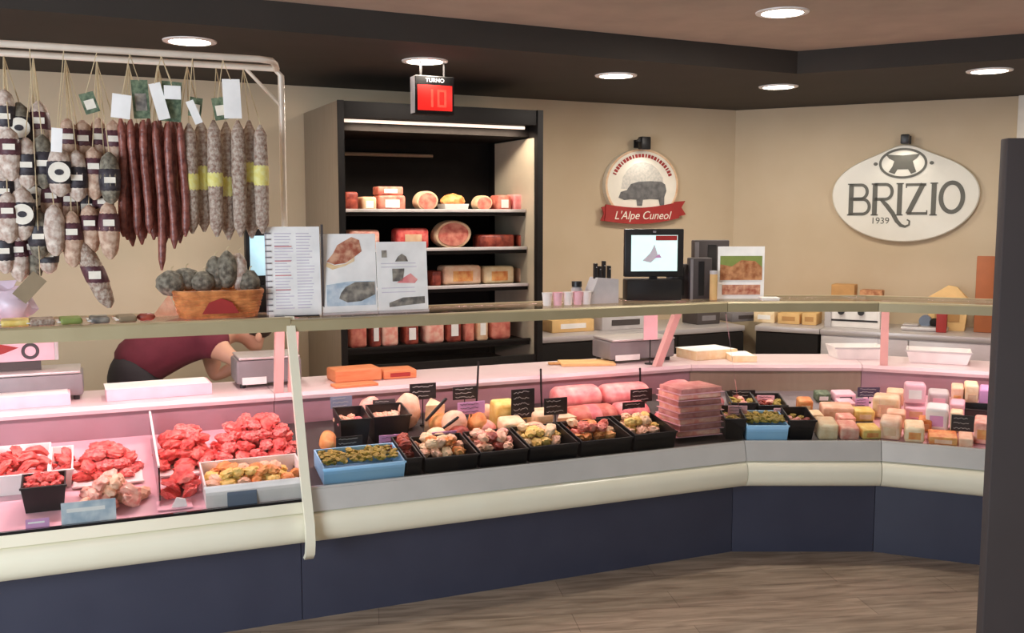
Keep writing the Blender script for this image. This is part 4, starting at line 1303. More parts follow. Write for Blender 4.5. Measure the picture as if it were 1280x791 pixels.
heap('mince_clump', 'minced meat', 'clump of red minced meat in the largest heap behind the white box', 'minced meat in the largest heap', MAIN, s, 0.55, zb+0.03, w_*1.0, 0.30, 0.145, 50, (0.042, 0.032, 0.024), ['mince', 'mince', 'meat'], 'chunk', 9)
s, w_, zb, h_ = seat(MAIN, 0.24, 202, 256, 584)
heap('meat_steak', 'meat', 'pink red steak lying at the front, left of the white box', 'steaks left of the white box', MAIN, s, 0.25, zb, w_, 0.18, 0.09, 9, (0.05, 0.034, 0.016), ['meat', 'pinkmeat', 'meat'], 'slice', 10)
s, w_, zb, h_ = seat(MAIN, 0.14, 196, 240, 614)
t = thing('meat_paper', 'crumpled white paper under the steaks left of the white box', 'paper', MAIN, s, 0.14, zb, 0, rx=TILT)
MB().box(-w_/2, w_/2, -0.03, 0.05, 0.0, 0.004).build('sheet', 'pinkcard', t)
MB().prism([(-w_*0.1, 0.004), (w_*0.35, 0.004), (w_*0.3, 0.035), (w_*0.05, 0.045)], -0.02, -0.014).build('folded_edge', 'paper', t)
s, w_, zb, h_ = bin_thing('bright white box of orange prepared meat at the right of the meat counter', MAIN, 0.088, 256, 383, 601, 0.24, 'white', 'white_box', 'tray', flare=0.004)
heap('breaded_piece', 'prepared food', 'orange yellow prepared piece lying in the bright white box', 'prepared pieces in the white box', MAIN, s, 0.21, zb+h_*0.78, w_*0.95, 0.2, 0.06, 30, (0.034, 0.026, 0.018), ['orange_food', 'yellow_food', 'orange_food', 'peach_food'], 'chunk', 11)
s2, w2, _, _ = seat(MAIN, 0.08, 284, 321, 606)
t = thing('price_label', 'grey purple price label on the front of the bright white box', 'price label', MAIN, s2, 0.079, deck(0.08)+0.004, 0, rx=R(-2))
MB().box(-w2/2, w2/2, -0.0015, 0.0015, 0, 0.09).build('card', 'bluegrey', t)
MB().box(-w2*0.45, w2*0.45, -0.0025, -0.0016, 0.066, 0.086).build('printed_band', 'lilac', t)
for px0, px1, pyt, m, lab in [(76, 145, 626, 'photoblue', 'large pale blue price card at the front edge below the rolled meat'), (32, 62, 648, 'lilac', 'small lilac price card at the front edge below the small black pot')]:
    s, w_, zb, h_ = seat(MAIN, 0.088, px0, px1, pyt)
    t = thing('price_card', lab, 'price card', MAIN, s, 0.085, deck(0.085)+0.002, 0, rx=R(-8))
    MB().box(-w_/2, w_/2, 0, 0.002, 0, h_).build('card', m, t)
    MB().box(-w_*0.4, w_*0.3, -0.0008, -0.0001, h_*0.55, h_*0.72).build('printed_band', 'paper', t)
# clear divider of the meat case
sd = on(MAIN, 0.5, 192, 560)[0]
dv = MB()
dv.rings([[(sd-0.003, 0.14, deck(0.14)+0.001), (sd+0.003, 0.14, deck(0.14)+0.001), (sd+0.003, 0.72, deck(0.72)+0.001), (sd-0.003, 0.72, deck(0.72)+0.001)],
          [(sd-0.003, 0.14, 0.72), (sd+0.003, 0.14, 0.72), (sd+0.003, 0.72, 0.83), (sd-0.003, 0.72, 0.83)]])
dvo = dv.build('divider_pane', 'film', meat_case)
MB().tube([(sd, 0.14, 0.723), (sd, 0.72, 0.833)], 0.005, 6).build('divider_edge', 'white', dvo)

# --- long counter: black trays along the front
CUR[0] = 0.588
trays = [(507, 527, 571, 3, ['speck'], 'narrow black tray beside the light blue box'), (531, 597, 569, 10, ['cream_food', 'orange_food', 'peach_food'], 'first wide black tray from the left'),
         (600, 659, 562, 10, ['peach_food', 'speck', 'pinkmeat'], 'second wide black tray from the left'), (662, 722, 555, 10, ['cream_food', 'yellow_food', 'peach_food'], 'third wide black tray from the left'),
         (726, 789, 548, 10, ['orange_food', 'hamdark', 'cream_food'], 'fourth wide black tray from the left'), (792, 844, 540, 8, ['peach_food', 'cream_food', 'yellow_food'], 'black tray left of the stacked sliced packs')]
for i, (a, b, y, n, ms, lab) in enumerate(trays):
    s, w_, zb, h_ = bin_thing(lab + ' of the long counter' if 'wide' in lab else lab, MAIN, 0.085, a, b, y, 0.24, 'black', 'black_tray', 'tray', None, 0.004)
    heap('prepared_piece', 'prepared food', 'small piece of prepared food in the ' + lab, 'food in the ' + lab, MAIN, s, 0.25, zb+h_*0.72, w_*0.92, 0.20, 0.075, n+9, (0.032, 0.026, 0.020), ms, 'chunk', 20+i)
# light blue boxes with olive leaves
for fr, a, b, yt, yl, lab, n in [(MAIN, 404, 506, 580, 565, 'light blue box of olive green leaves at the left end of the long counter', 16), (MID, 933, 985, 531, 521, 'light blue box of olive green leaves in the corner counter', 8)]:
    s, w_, zb, h_ = bin_thing(lab, fr, 0.085, a, b, yt, 0.20, 'bluebox', 'blue_box', 'tray', flare=0.003)
    g = 'leaves in the %s blue box' % ('left' if fr is MAIN else 'corner')
    t = MB()
    rnd = random.Random(3)
    for k in range(170):
        t.blob((rnd.uniform(-0.46, 0.46)*w_, rnd.uniform(-0.08, 0.08), rnd.uniform(-0.006, 0.012)), (0.018, 0.014, 0.007), 1, 0.3, 6, k, Matrix.Rotation(rnd.uniform(-0.8, 0.8), 3, 'X') @ Matrix.Rotation(rnd.uniform(0, 6.3), 3, 'Z'))
    o = t.build('olive_leaves', 'olive')
    put(o, fr, s, 0.185, zb+h_-0.006+0.022)
    tag(o, 'loose olive green leaves filling the light blue box in the %s' % ('left end of the long counter' if fr is MAIN else 'corner counter'), 'leaves', None, 'stuff')

# --- long counter: pieces in the second and third rows
def piece(name, label, cat, fr, v, a, b, yt, d, body, kind='block', rz=0.0, base=None, skin_=None):
    s, w_, zb, h_ = seat(fr, v, a, b, yt, base)
    t = thing(name, label, cat, fr, s, v, zb, rz, None, rx=0 if base is not None else TILT)
    mb = MB()
    if kind == 'block':
        mb.box(-w_/2, w_/2, -d/2, d/2, 0, h_, min(h_, w_, d)*0.16, 3)
    elif kind == 'wedge':
        mb.rings([[(-w_/2, -d/2, 0), (w_/2, -d/2, 0), (0.1*w_, d/2, 0)], [(-w_/2, -d/2, h_), (w_/2, -d/2, h_), (0.1*w_, d/2, h_)]])
    elif kind == 'round':
        mb.blob((0, 0, h_*0.5), (w_/2, d/2, h_*0.52), 3, 0.12, 8, a)
    elif kind == 'log':
        r_ = h_/2
        mb.rings([[(x, r_*q*math.cos(2*math.pi*k/18)*(d/h_), r_+r_*q*math.sin(2*math.pi*k/18)) for k in range(18)] for x, q in ((-w_/2, 0.55), (-w_/2+0.008, 0.8), (-w_*0.4, 0.97), (0, 1.0), (w_*0.4, 0.97), (w_/2-0.008, 0.8), (w_/2, 0.55))])
    mb.build('body', body, t)
    if skin_:
        if kind == 'log':
            MB().rings([[(x, r_*1.015*math.cos(2*math.pi*k/18)*(d/h_), r_+r_*1.015*math.sin(2*math.pi*k/18)) for k in range(18)] for x in (-w_*0.12, w_*0.12)], cap=False).build('band', skin_, t)
        else:
            MB().box(-w_*0.3, w_*0.3, -d/2-0.002, -d/2+0.004, h_*0.25, h_*0.7).build('label_sticker', skin_, t)
    return t


F = 'food piece'
piece('orange_meat', 'orange red seasoned meat at the very left end of the long counter', F, MAIN, 0.40, 399, 420, 538, 0.12, 'orange_food', 'round')
for a, b, y, v, lab in [(424, 462, 522, 0.40, 'black tray of pinkish meat behind the light blue box, left one'), (466, 512, 518, 0.42, 'black tray with a pale rim behind the light blue box, right one')]:
    s, w_, zb, h_ = bin_thing(lab, MAIN, v, a, b, y, 0.16, 'black', 'black_tray', 'tray')
    heap('prepared_piece', 'prepared food', 'pinkish prepared piece in the %s black tray behind the left light blue box' % ('left' if a < 450 else 'right'), 'food in ' + lab, MAIN, s, v+0.08, zb+h_*0.7, w_*0.85, 0.13, 0.03, 6, (0.028, 0.022, 0.016), ['pinkmeat', 'peach_food', 'ham'], 'chunk', int(a))
piece('meat_piece', 'pinkish beige meat behind the left pair of black trays', F, MAIN, 0.62, 446, 478, 494, 0.10, 'pinkmeat', 'round')
piece('round_loaf', 'round peach coloured meat loaf left of the first black tag', F, MAIN, 0.60, 491, 524, 490, 0.12, 'peach_food', 'round')
piece('cheese_wedge', 'cream wedge under the first black tag of the long counter', F, MAIN, 0.58, 526, 550, 500, 0.10, 'cream_food', 'wedge')
piece('meat_piece', 'peach orange piece under the lilac tag in the second row', F, MAIN, 0.44, 551, 582, 512, 0.12, 'peach_food', 'round')
piece('meat_piece', 'orange piece right of the peach one under the lilac tag', F, MAIN, 0.44, 584, 607, 514, 0.12, 'orange_food', 'round')
piece('cheese_block', 'yellow cheese block standing left of the tall black tag', F, MAIN, 0.52, 614, 641, 500, 0.10, 'yellow_food', 'block', 0, None)
piece('cheese_block', 'cream cheese block in front of the yellow one, by the tall black tag', F, MAIN, 0.38, 624, 652, 522, 0.10, 'cream_food', 'block')
piece('cheese_block', 'pale cream block between the tall black tag and the next black tag', F, MAIN, 0.46, 662, 686, 512, 0.10, 'cream_food', 'block')
piece('cheese_wedge', 'pale cream wedge behind the third wide black tray', F, MAIN, 0.42, 690, 714, 516, 0.10, 'cream_food', 'wedge')
piece('meat_piece', 'pinkish peach piece behind the second wide black tray', F, MAIN, 0.42, 590, 618, 524, 0.10, 'pinkmeat', 'round')
piece('cooked_ham', 'pink ham log lying in the back row, left one', 'ham', MAIN, 0.66, 690, 746, 481, 0.16, 'ham', 'log')
piece('cooked_ham', 'pink ham log lying in the back row, right one beside the counter post', 'ham', MAIN, 0.66, 750, 806, 478, 0.16, 'ham', 'log')
piece('cooked_ham', 'rosy ham log lying in front of the back row, left one', 'ham', MAIN, 0.46, 708, 766, 506, 0.15, 'hamdark', 'log', skin_='ham')
piece('cooked_ham', 'rosy ham log lying in front of the back row, right one', 'ham', MAIN, 0.46, 768, 806, 502, 0.15, 'ham', 'log')
piece('mortadella_roll', 'large pale pink mortadella roll left of the stacked sliced packs', 'mortadella', MAIN, 0.50, 822, 868, 474, 0.17, 'ham', 'round')
piece('pale_meat', 'peach piece under the pair of small tags left of the mortadella roll', F, MAIN, 0.38, 784, 822, 520, 0.12, 'peach_food', 'round')
piece('pale_meat', 'pink cut piece low in front of the mortadella roll', F, MAIN, 0.38, 818, 846, 512, 0.10, 'ham', 'round')

for a, b, yt, v, m, kd, lab in [(532, 558, 534, 0.37, 'cream_food', 'round', 'cream piece behind the first wide black tray, left one'), (560, 586, 531, 0.37, 'speck', 'round', 'dark cured piece behind the first wide black tray, right one'),
                                (654, 680, 527, 0.36, 'peach_food', 'round', 'peach piece between the cream block and the lilac tag'), (717, 744, 524, 0.38, 'orange_food', 'round', 'orange piece behind the third wide black tray, right end'),
                                (746, 780, 522, 0.38, 'speck', 'block', 'dark cured piece behind the fourth wide black tray'), (536, 560, 516, 0.50, 'orange_food', 'round', 'orange piece below the first black tag'),
                                (641, 664, 506, 0.62, 'yellow_food', 'wedge', 'yellow wedge half hidden behind the largest black tag'), (600, 616, 505, 0.60, 'peach_food', 'round', 'small peach piece left of the yellow cheese block')]:
    piece('food_piece', lab, F, MAIN, v, a, b, yt, 0.10, m, kd)
# stack of sliced packs
s, w_, zb, h_ = seat(MAIN, 0.13, 849, 905, 491)
n = 8
for i in range(n):
    hh = h_/n
    t = thing('sliced_pack', 'flat pack of sliced pink ham, %s from the bottom of the stack' % ORD[i], 'sliced ham', MAIN, s + 0.003*((i*5) % 3-1), 0.235, deck(0.235)+0.006+hh*i, R(((i*7) % 5-2)), 'stacked packs of sliced ham')
    MB().box(-w_/2*0.94, w_/2*0.94, -0.095, 0.095, 0.003, hh*0.9, 0.004, 2).build('slices', 'hamdull' if i % 2 else 'pinkmeat', t)
    MB().box(-w_/2, w_/2, -0.105, 0.105, 0.0, 0.0026).build('backing_film', 'pinkcard', t)
piece('sliced_ham_heap', 'fringed pink slices of ham lying on top behind the stacked sliced packs', 'sliced ham', MAIN, 0.45, 868, 902, 492, 0.12, 'ham', 'round')


# --- price tags on sticks
def price_tag(label, fr, v, a, b, y0, y1, m, big=False, group='price tags on sticks', base=None):
    s0, s1, z0, z1 = span(fr, v, a, b, y0, y1)
    w_, h_ = s1-s0, z1-z0
    zb = deck(v)+0.001 if base is None else base
    t = thing('price_tag', label, 'price tag', fr, (s0+s1)/2, v, zb, 0, group)
    zz = max(0.01, z0-zb)
    MB().box(-w_/2, w_/2, -0.002, 0.002, zz, zz+h_, 0.001, 1).build('card', m, t)
    MB().tube([(0, 0.004, 0), (0, 0.004, zz+h_*0.5)], 0.0028, 6).build('stick', 'black', t)
    MB().lathe([(0.002, 0), (0.016, 0), (0.014, 0.006), (0.002, 0.008)], 12, (0, 0.004, 0)).build('foot', 'black', t)
    mb = MB()
    rnd = random.Random(int(a*7+y0))
    ln = []
    for k in range(3 if not big else 5):
        q = (k+0.6)/(3.2 if not big else 5.2)
        x = -w_*0.4
        pts = []
        while x < w_*rnd.uniform(0.2, 0.42):
            pts.append((x, zz+h_*(1-q)+rnd.uniform(-1, 1)*h_*0.05))
            x += w_*0.06
        if len(pts) > 2:
            mb.stroke(pts, 0.0022, -0.0030, -0.0019)
    mb.build('handwriting', 'chalk' if m in ('black', 'dgrey', 'purple', 'bluegrey') else 'inkdark', t)
    return t


tags = [(512, 545, 479, 499, 0.60), (566, 596, 483, 499, 0.66), (639, 668, 486, 522, 0.44), (680, 709, 497, 518, 0.40), (683, 711, 530, 548, 0.32), (745, 775, 524, 543, 0.32), (778, 806, 502, 518, 0.40), (788, 815, 486, 502, 0.52)]
names = ['first black price tag of the long counter, left of the thin upright rod', 'black price tag far back, right of the first one', 'largest tall black price tag in the middle of the long counter',
         'dark green black tag just right of the largest tag', 'blue black tag over the third wide black tray', 'blue black tag over the fourth wide black tray', 'lower of the two dark tags left of the mortadella roll',
         'upper of the two dark tags left of the mortadella roll']
for (a, b, y0, y1, v), nm in zip(tags, names):
    price_tag(nm, MAIN, v, a, b, y0, y1, 'black', big=(y1-y0 > 30))
price_tag('dark price tag standing over the light blue box at the left end', MAIN, 0.33, 420, 453, 545, 562, 'black')
price_tag('blue grey price tag at the upper left of the long counter', MAIN, 0.66, 413, 440, 495, 510, 'bluegrey')
price_tag('dark grey price tag beside the round peach loaf', MAIN, 0.56, 466, 494, 499, 513, 'dgrey')
for a, b, y0, y1, v, nm in [(474, 508, 543, 560, 0.34, 'lilac price tag right of the dark tag over the light blue box'), (572, 606, 502, 517, 0.42, 'lilac price tag standing in the second row over the orange piece'),
                            (540, 571, 539, 554, 0.33, 'lilac price tag over the first wide black tray'), (614, 646, 540, 555, 0.33, 'lilac price tag over the second wide black tray')]:
    price_tag(nm, MAIN, v, a, b, y0, y1, 'lilac')
# thin upright rods and utensils
for (xa, ya), (xb, yb), v, nm, th in [((598, 453), (595, 508), 0.66, 'tall thin black upright rod between the black tags', 0.006), ((676, 462), (677, 484), 0.70, 'short thin black rod behind the largest tag', 0.006),
                                     ((557, 499), (532, 526), 0.46, 'dark utensil handle lying slanted under the first black tag', 0.009), ((572, 522), (553, 536), 0.36, 'dark utensil handle slanted over the first wide black tray', 0.008),
                                     ((800, 461), (801, 486), 0.70, 'short black rod by the pink counter post', 0.006)]:
    sa, za = on(MAIN, v, xa, ya)
    sb, zb_ = on(MAIN, v, xb, yb)
    zb_ = min(zb_, za-0.02)
    if abs(xa-xb) < 6:
        zb_ = deck(v)+0.001
    t = thing('serving_utensil', nm, 'utensil', MAIN, sb, v, zb_)
    MB().tube([(0, 0, 0), ((sa-sb)*0.5, 0, (za-zb_)*0.5), (sa-sb, 0, za-zb_)], [th*0.7, th, th*0.9], 8).build('handle', 'black', t)
    MB().tube([(sa-sb, 0, za-zb_-0.001), (sa-sb, 0, za-zb_+0.006)], [th*1.2, th*0.6], 8).build('end_knob', 'blackm', t)

# --- corner and right counters
for fr, a, b, y, v, lab in [(MID, 905, 932, 522, 0.088, 'black tray left of the light blue box in the corner counter'), (MID, 986, 1019, 524, 0.088, 'black tray right of the light blue box in the corner counter'),
                            (MID, 914, 946, 503, 0.42, 'black tray behind, left, in the corner counter'), (MID, 948, 984, 506, 0.42, 'black tray behind, right, in the corner counter')]:
    s, w_, zb, h_ = bin_thing(lab, fr, v, a, b, y, 0.18, 'black', 'black_tray', 'tray')
    heap('prepared_piece', 'prepared food', 'food piece in the ' + lab, 'food in the ' + lab, fr, s, v+0.09, zb+h_*0.7, w_*0.85, 0.14, 0.03, 7, (0.026, 0.02, 0.014), ['speck', 'pinkmeat', 'olive'], 'chunk', int(a))
price_tag('pink price tag over the left black tray of the corner counter', MID, 0.20, 910, 934, 507, 519, 'pinkcard')
price_tag('pink price tag far back in the middle of the corner counter', MID, 0.52, 946, 968, 494, 505, 'pinkcard')
price_tag('pink price tag over the right end of the blue box in the corner counter', MID, 0.26, 967, 988, 510, 520, 'pinkcard')
price_tag('black price tag far back left in the corner counter', MID, 0.58, 912, 944, 488, 502, 'black')


def fpack(label, fr, v, a, b, yt, d, body, sticker=None, kind='block', base=None, cat='packaged food', name='food_pack'):
    return piece(name, label, cat, fr, v, a, b, yt, d, body, kind, R(4*((int(a) % 3)-1)), base, sticker)


fpack('tan brown speckled pack right of the corner black trays', MID, 0.44, 996, 1014, 497, 0.08, 'orange_food', 'cream_food')
fpack('dark green and white pack in the back row of the corner counter', MID, 0.62, 1018, 1036, 489, 0.07, 'green', 'paper')
fpack('white and pink pack in the back row of the corner counter', MID, 0.62, 1040, 1066, 489, 0.08, 'pinkcard', 'inkdark')
fpack('peach pack lying on the second row left of the yellow packs', MID, 0.40, 1026, 1064, 505, 0.10, 'peach_food', 'fat')
fpack('cream pack at the front left of the packaged cheese', MID, 0.15, 1020, 1044, 524, 0.12, 'cream_food', None)
fpack('rosy pink pack at the front between the cream and yellow packs', MID, 0.15, 1047, 1070, 529, 0.12, 'pinkmeat', None)
fpack('yellow pack standing in the second row of the corner counter', MID, 0.36, 1066, 1090, 510, 0.08, 'yellow_food', 'cream_food')
fpack('yellow pack at the front with a small square print', MID, 0.15, 1073, 1097, 532, 0.10, 'yellow_food', 'orange_food')
price_tag('dark purple price tag above the yellow packs', MID, 0.58, 1072, 1100, 484, 496, 'purple')
price_tag('small lilac price tag under the dark purple one', MID, 0.48, 1069, 1086, 498, 508, 'lilac')
fpack('wide cream pack in the second row at the counter joint', RIGHT, 0.42, 1092, 1126, 493, 0.10, 'cream_food', 'peach_food')
fpack('beige pack at the front at the counter joint', RIGHT, 0.15, 1101, 1127, 520, 0.10, 'peach_food', 'fat')
s, w_, zb, h_ = seat(RIGHT, 0.45, 1130, 1158, 506)
t3 = fpack('lower pinkish white pack of the pair stacked right of the joint', RIGHT, 0.45, 1130, 1158, 504, 0.12, 'pinkcard', 'fat')
s, w_, zb2, h_ = seat(RIGHT, 0.45, 1130, 1158, 504)
fpack('upper pinkish white pack of the pair stacked right of the joint', RIGHT, 0.45, 1130, 1157, 478, 0.11, 'pinkcard', 'paper', base=zb2+h_+0.006)
fpack('tan pack at the front right of the beige pack', RIGHT, 0.15, 1130, 1155, 528, 0.12, 'cream_food', 'orange_food')
fpack('white pack with a grey pink square label', RIGHT, 0.30, 1158, 1186, 505, 0.10, 'white', 'lilac')
fpack('grey pink pack in the back row behind the white labelled pack', RIGHT, 0.60, 1160, 1186, 487, 0.09, 'lgrey', 'pinkcard')
fpack('orange flat pack at the front below the white labelled pack', RIGHT, 0.14, 1160, 1196, 541, 0.10, 'orange_food', 'peach_food')
fpack('peach pack in the back row, right of the grey pink pack', RIGHT, 0.58, 1189, 1204, 480, 0.09, 'peach_food', 'orange_food')
fpack('tall cream pack in the back row near the dark partition', RIGHT, 0.58, 1205, 1222, 477, 0.09, 'cream_food', 'fat')
fpack('lilac pack in the back row half hidden by the dark partition', RIGHT, 0.58, 1224, 1243, 482, 0.09, 'lilac', None)
fpack('orange pink meat pack at the front beside the dark partition', RIGHT, 0.20, 1218, 1240, 522, 0.12, 'pinkmeat', 'orange_food')
fpack('peach pack lying low in front of the black tag near the partition', RIGHT, 0.14, 1198, 1216, 543, 0.10, 'peach_food', None)

fpack('pale pink pack in the middle row behind the peach pack', MID, 0.52, 1046, 1066, 500, 0.08, 'pinkcard', 'peach_food')
fpack('cream pack in the middle row left of the peach pack', MID, 0.30, 1010, 1026, 514, 0.08, 'cream_food', None)
fpack('pink pack in the middle row behind the rosy front pack', MID, 0.28, 1046, 1066, 518, 0.08, 'pinkmeat', 'fat')
fpack('pale pack in the back row behind the wide cream pack', RIGHT, 0.60, 1108, 1130, 486, 0.08, 'fat', 'pinkcard')
fpack('peach pack in the middle row left of the stacked pair', RIGHT, 0.30, 1108, 1132, 512, 0.08, 'peach_food', None)
fpack('pale pink pack in the middle row under the white labelled pack', RIGHT, 0.42, 1188, 1206, 500, 0.09, 'pinkcard', 'cream_food')
fpack('orange pack at the front between the tan pack and the flat orange one', RIGHT, 0.28, 1148, 1164, 521, 0.08, 'orange_food', 'fat')
fpack('cream pack in the middle row right of the white labelled pack', RIGHT, 0.30, 1188, 1204, 512, 0.07, 'cream_food', None)
s, w_, zb, h_ = bin_thing('black tray behind the black tag near the dark partition', RIGHT, 0.40, 1196, 1238, 511, 0.10, 'black', 'black_tray', 'tray')
price_tag('black price tag with pale writing near the dark partition', RIGHT, 0.22, 1189, 1218, 519, 539, 'black')

# ------------------------------------------------------------------ on the rear worktops
WT = 0.8725
fpack('upper long orange brown cardboard box on the worktop behind the left trays', MAIN, 0.98, 413, 472, 459, 0.16, 'orangeboard', None, base=WT, cat='box', name='cardboard_box')
fpack('orange red cardboard box right of the long orange brown one', MAIN, 0.98, 475, 516, 460, 0.14, 'orangeboard', 'redband', base=WT, cat='box', name='cardboard_box')
fpack('lower flat orange brown box in front of the other two', MAIN, 0.80, 416, 470, 479, 0.09, 'orangeboard', None, base=WT, cat='box', name='cardboard_box')


def sheets(label, fr, v, a, b, yt, d, m, n=3):
    s, w_, zb, h_ = seat(fr, v, a, b, yt, WT)
    t = thing('paper_sheets', label, 'paper', fr, s, v, WT, R(2))
    h_ = min(h_, 0.06)
    MB().box(-w_/2, w_/2, -d/2, d/2, 0, h_*0.86, 0.001).build('sheets', m, t)
    MB().box(-w_/2-0.004, w_/2-0.01, -d/2+0.005, d/2+0.003, h_*0.87, h_*0.87+0.002).build('top_sheet', 'paper', t)


sheets('taller stack of cream wrapping paper on the worktop right of the counter post', MAIN, 0.95, 857, 909, 432, 0.2, 'cream_food')
sheets('thin flat pile of cream paper right of the taller paper stack', MID, 0.92, 910, 940, 441, 0.2, 'cream_food')
sheets('pink tinted sheets lying on the worktop of the meat counter below the leaning person', MAIN, 0.92, 132, 262, 477, 0.18, 'pinkcard')
sheets('pink cutting sheets at the far left of the meat counter worktop', MAIN, 0.90, -20, 88, 488, 0.2, 'pinkcard')
s, w_, zb, h_ = seat(MAIN, 1.0, 697, 764, 444, WT)
t = thing('cutting_board', 'tan wooden cutting board lying slanted on the worktop left of the scale', 'cutting board', MAIN, s, 0.98, WT, R(-16))
MB().box(-0.15, 0.15, -0.08, 0.08, 0, 0.016, 0.003).build('board', 'tanbox', t)
MB().box(-0.215, -0.149, -0.02, 0.02, 0.002, 0.014, 0.004).build('grip', 'cardboard', t)


def scale(label, fr, v, a, b, yt, lab2=None, card=None):
    s, w_, zb, h_ = seat(fr, v, a, b, yt, WT)
    t = thing('counter_scale', label, 'scale', fr, s, v, WT, 0, 'weighing scales on the worktops')
    MB().box(-w_/2, w_/2, -0.10, 0.12, 0.02, h_*0.86, 0.012).build('body', 'grey', t)
    MB().box(-w_/2+0.01, w_/2-0.01, -0.115, 0.125, h_*0.88, h_*0.88+0.012, 0.004).build('platter', 'steel', t)
    MB().box(-w_*0.12, w_*0.12, -0.06, 0.06, h_*0.8, h_*0.89).build('platter_support', 'black', t)
    MB().box(-w_*0.42, -w_*0.05, -0.1035, -0.1005, h_*0.12, h_*0.34).build('label_plate', 'white', t)
    for x in (-1, 1):
        for y in (-1, 1):
            MB().lathe([(0.002, 0), (0.014, 0), (0.014, 0.021), (0.002, 0.021)], 10, (x*(w_/2-0.03), 0.01+y*0.08, 0)).build('foot', 'black', t)
    return t, w_, h_


scale('grey weighing scale on the worktop below the customer screen', MAIN, 1.02, 752, 832, 419)
scale('grey weighing scale behind the pink posts at the joint of two counters', MAIN, 1.02, 292, 372, 440)
scale('grey weighing scale at the far left below the printed panel', MAIN, 1.02, -6, 104, 460)
s, w_, zb, h_ = seat(MAIN, 0.84, 805, 822, 394, WT)
t = thing('upright_card', 'blank pink card standing upright beside the grey scale', 'card', MAIN, s, 0.84, WT)
MB().box(-w_/2, w_/2, 0, 0.003, h_*0.5, h_).build('card', 'pinkcard', t)
MB().tube([(0, 0.004, 0), (0, 0.004, h_*0.6)], 0.004, 6).build('stick', 'black', t)
MB().lathe([(0.002, 0), (0.03, 0), (0.03, 0.006), (0.002, 0.008)], 16, (0, 0.004, 0)).build('foot', 'black', t)
# printed panel of a scale display at the far left
s0, s1, z0, z1 = span(MAIN, 1.0, -22, 68, 427, 452)
t = thing('printed_panel', 'lilac white printed panel with a red sweep and a dark ring, far left', 'panel', MAIN, (s0+s1)/2, 1.0, WT)
w_ = s1-s0
MB().box(-w_/2, w_/2, 0, 0.03, z0-WT, z1-WT, 0.004).build('panel', 'pinkcard', t)
MB().box(w_*0.5-0.0002, w_*0.5+0.016, 0.0, 0.03, z0-WT, z1-WT, 0.002).build('side_edge', 'lgrey', t)
zc, hp = (z0+z1)/2-WT, z1-z0
MB().stroke(ellipse(w_*0.16, zc, hp*0.33, hp*0.33, 28), hp*0.16, -0.002, 0.001, True).build('ring_print', 'inkdark', t)
MB().prism([(-w_*0.5, zc-hp*0.3), (-w_*0.2, zc-hp*0.05), (w_*0.0, zc+hp*0.2), (-w_*0.3, zc+hp*0.44), (-w_*0.5, zc+hp*0.44)], -0.002, 0.001).build('red_sweep', 'redband', t)
MB().box(-w_*0.3, w_*0.3, 0.005, 0.025, 0, z0-WT).build('stand', 'dgrey', t)

# white trays at the rear of the right worktops
for fr, a, b, y, lab in [(MID, 1038, 1103, 427, 'flat white tray at the back of the corner worktop'), (RIGHT, 1133, 1214, 431, 'flat white tray at the back of the right worktop')]:
    s, w_, zb, h_ = seat(fr, 1.02, a, b, y, WT)
    t = thing('white_tray', lab, 'tray', fr, s, 1.02, WT)
    MB().bin(w_, 0.2, min(h_, 0.07), 0.006, 0.02).build('tray_body', 'white', t)
    MB().box(-w_/2-0.006, w_/2+0.006, -0.106, -0.098, min(h_, 0.07)-0.008, min(h_, 0.07)+0.001, 0.001).build('rim', 'lgrey', t)

# ------------------------------------------------------------------ on the back counters
def wallbox(label, fr, v, a, b, yt, base, d, m, detail=None, name='cardboard_box', cat='box', rz=0.0):
    s, w_, zb, h_ = seat(fr, v, a, b, yt, base)
    t = thing(name, label, cat, fr, s, v, base, rz)
    MB().box(-w_/2, w_/2, -d/2, d/2, 0, h_, 0.006).build('box', m, t)
    if detail:
        MB().box(-w_*0.3, w_*0.3, -d/2-0.002, -d/2-0.0002, h_*0.3, h_*0.7).build('label_sticker', detail, t)
    return t, w_, h_


ZR, ZL = 0.8765, 0.8765
wallbox('cream box on the right back counter near the wall corner', WR, -0.30, 946, 972, 388, ZR, 0.2, 'cream_food', 'paper')
wallbox('wider tan cardboard box on the right back counter', WR, -0.30, 976, 1003, 390, ZR, 0.22, 'tanbox', 'cardboard')
wallbox('narrow tan cardboard box right of the wider tan one', WR, -0.30, 1006, 1024, 390, ZR, 0.22, 'tanbox', 'cardboard')
wallbox('grey box on the back counter left of the cream box', WL, -0.30, 905, 944, 389, ZL, 0.2, 'grey', 'dgrey', 'grey_box')
wallbox('beige box with a pale lower edge on the long back counter', WL, -0.34, 682, 734, 398, ZL, 0.2, 'tanbox', 'white')
wallbox('dark grey box on the long back counter behind the scale', WL, -0.34, 862, 890, 388, ZL, 0.2, 'dgrey', 'grey', 'grey_box')
wallbox('grey pink machine box behind the weighing scale on the long back counter', WL, -0.34, 742, 800, 392, ZL, 0.24, 'lgrey', 'dgrey', 'grey_box')
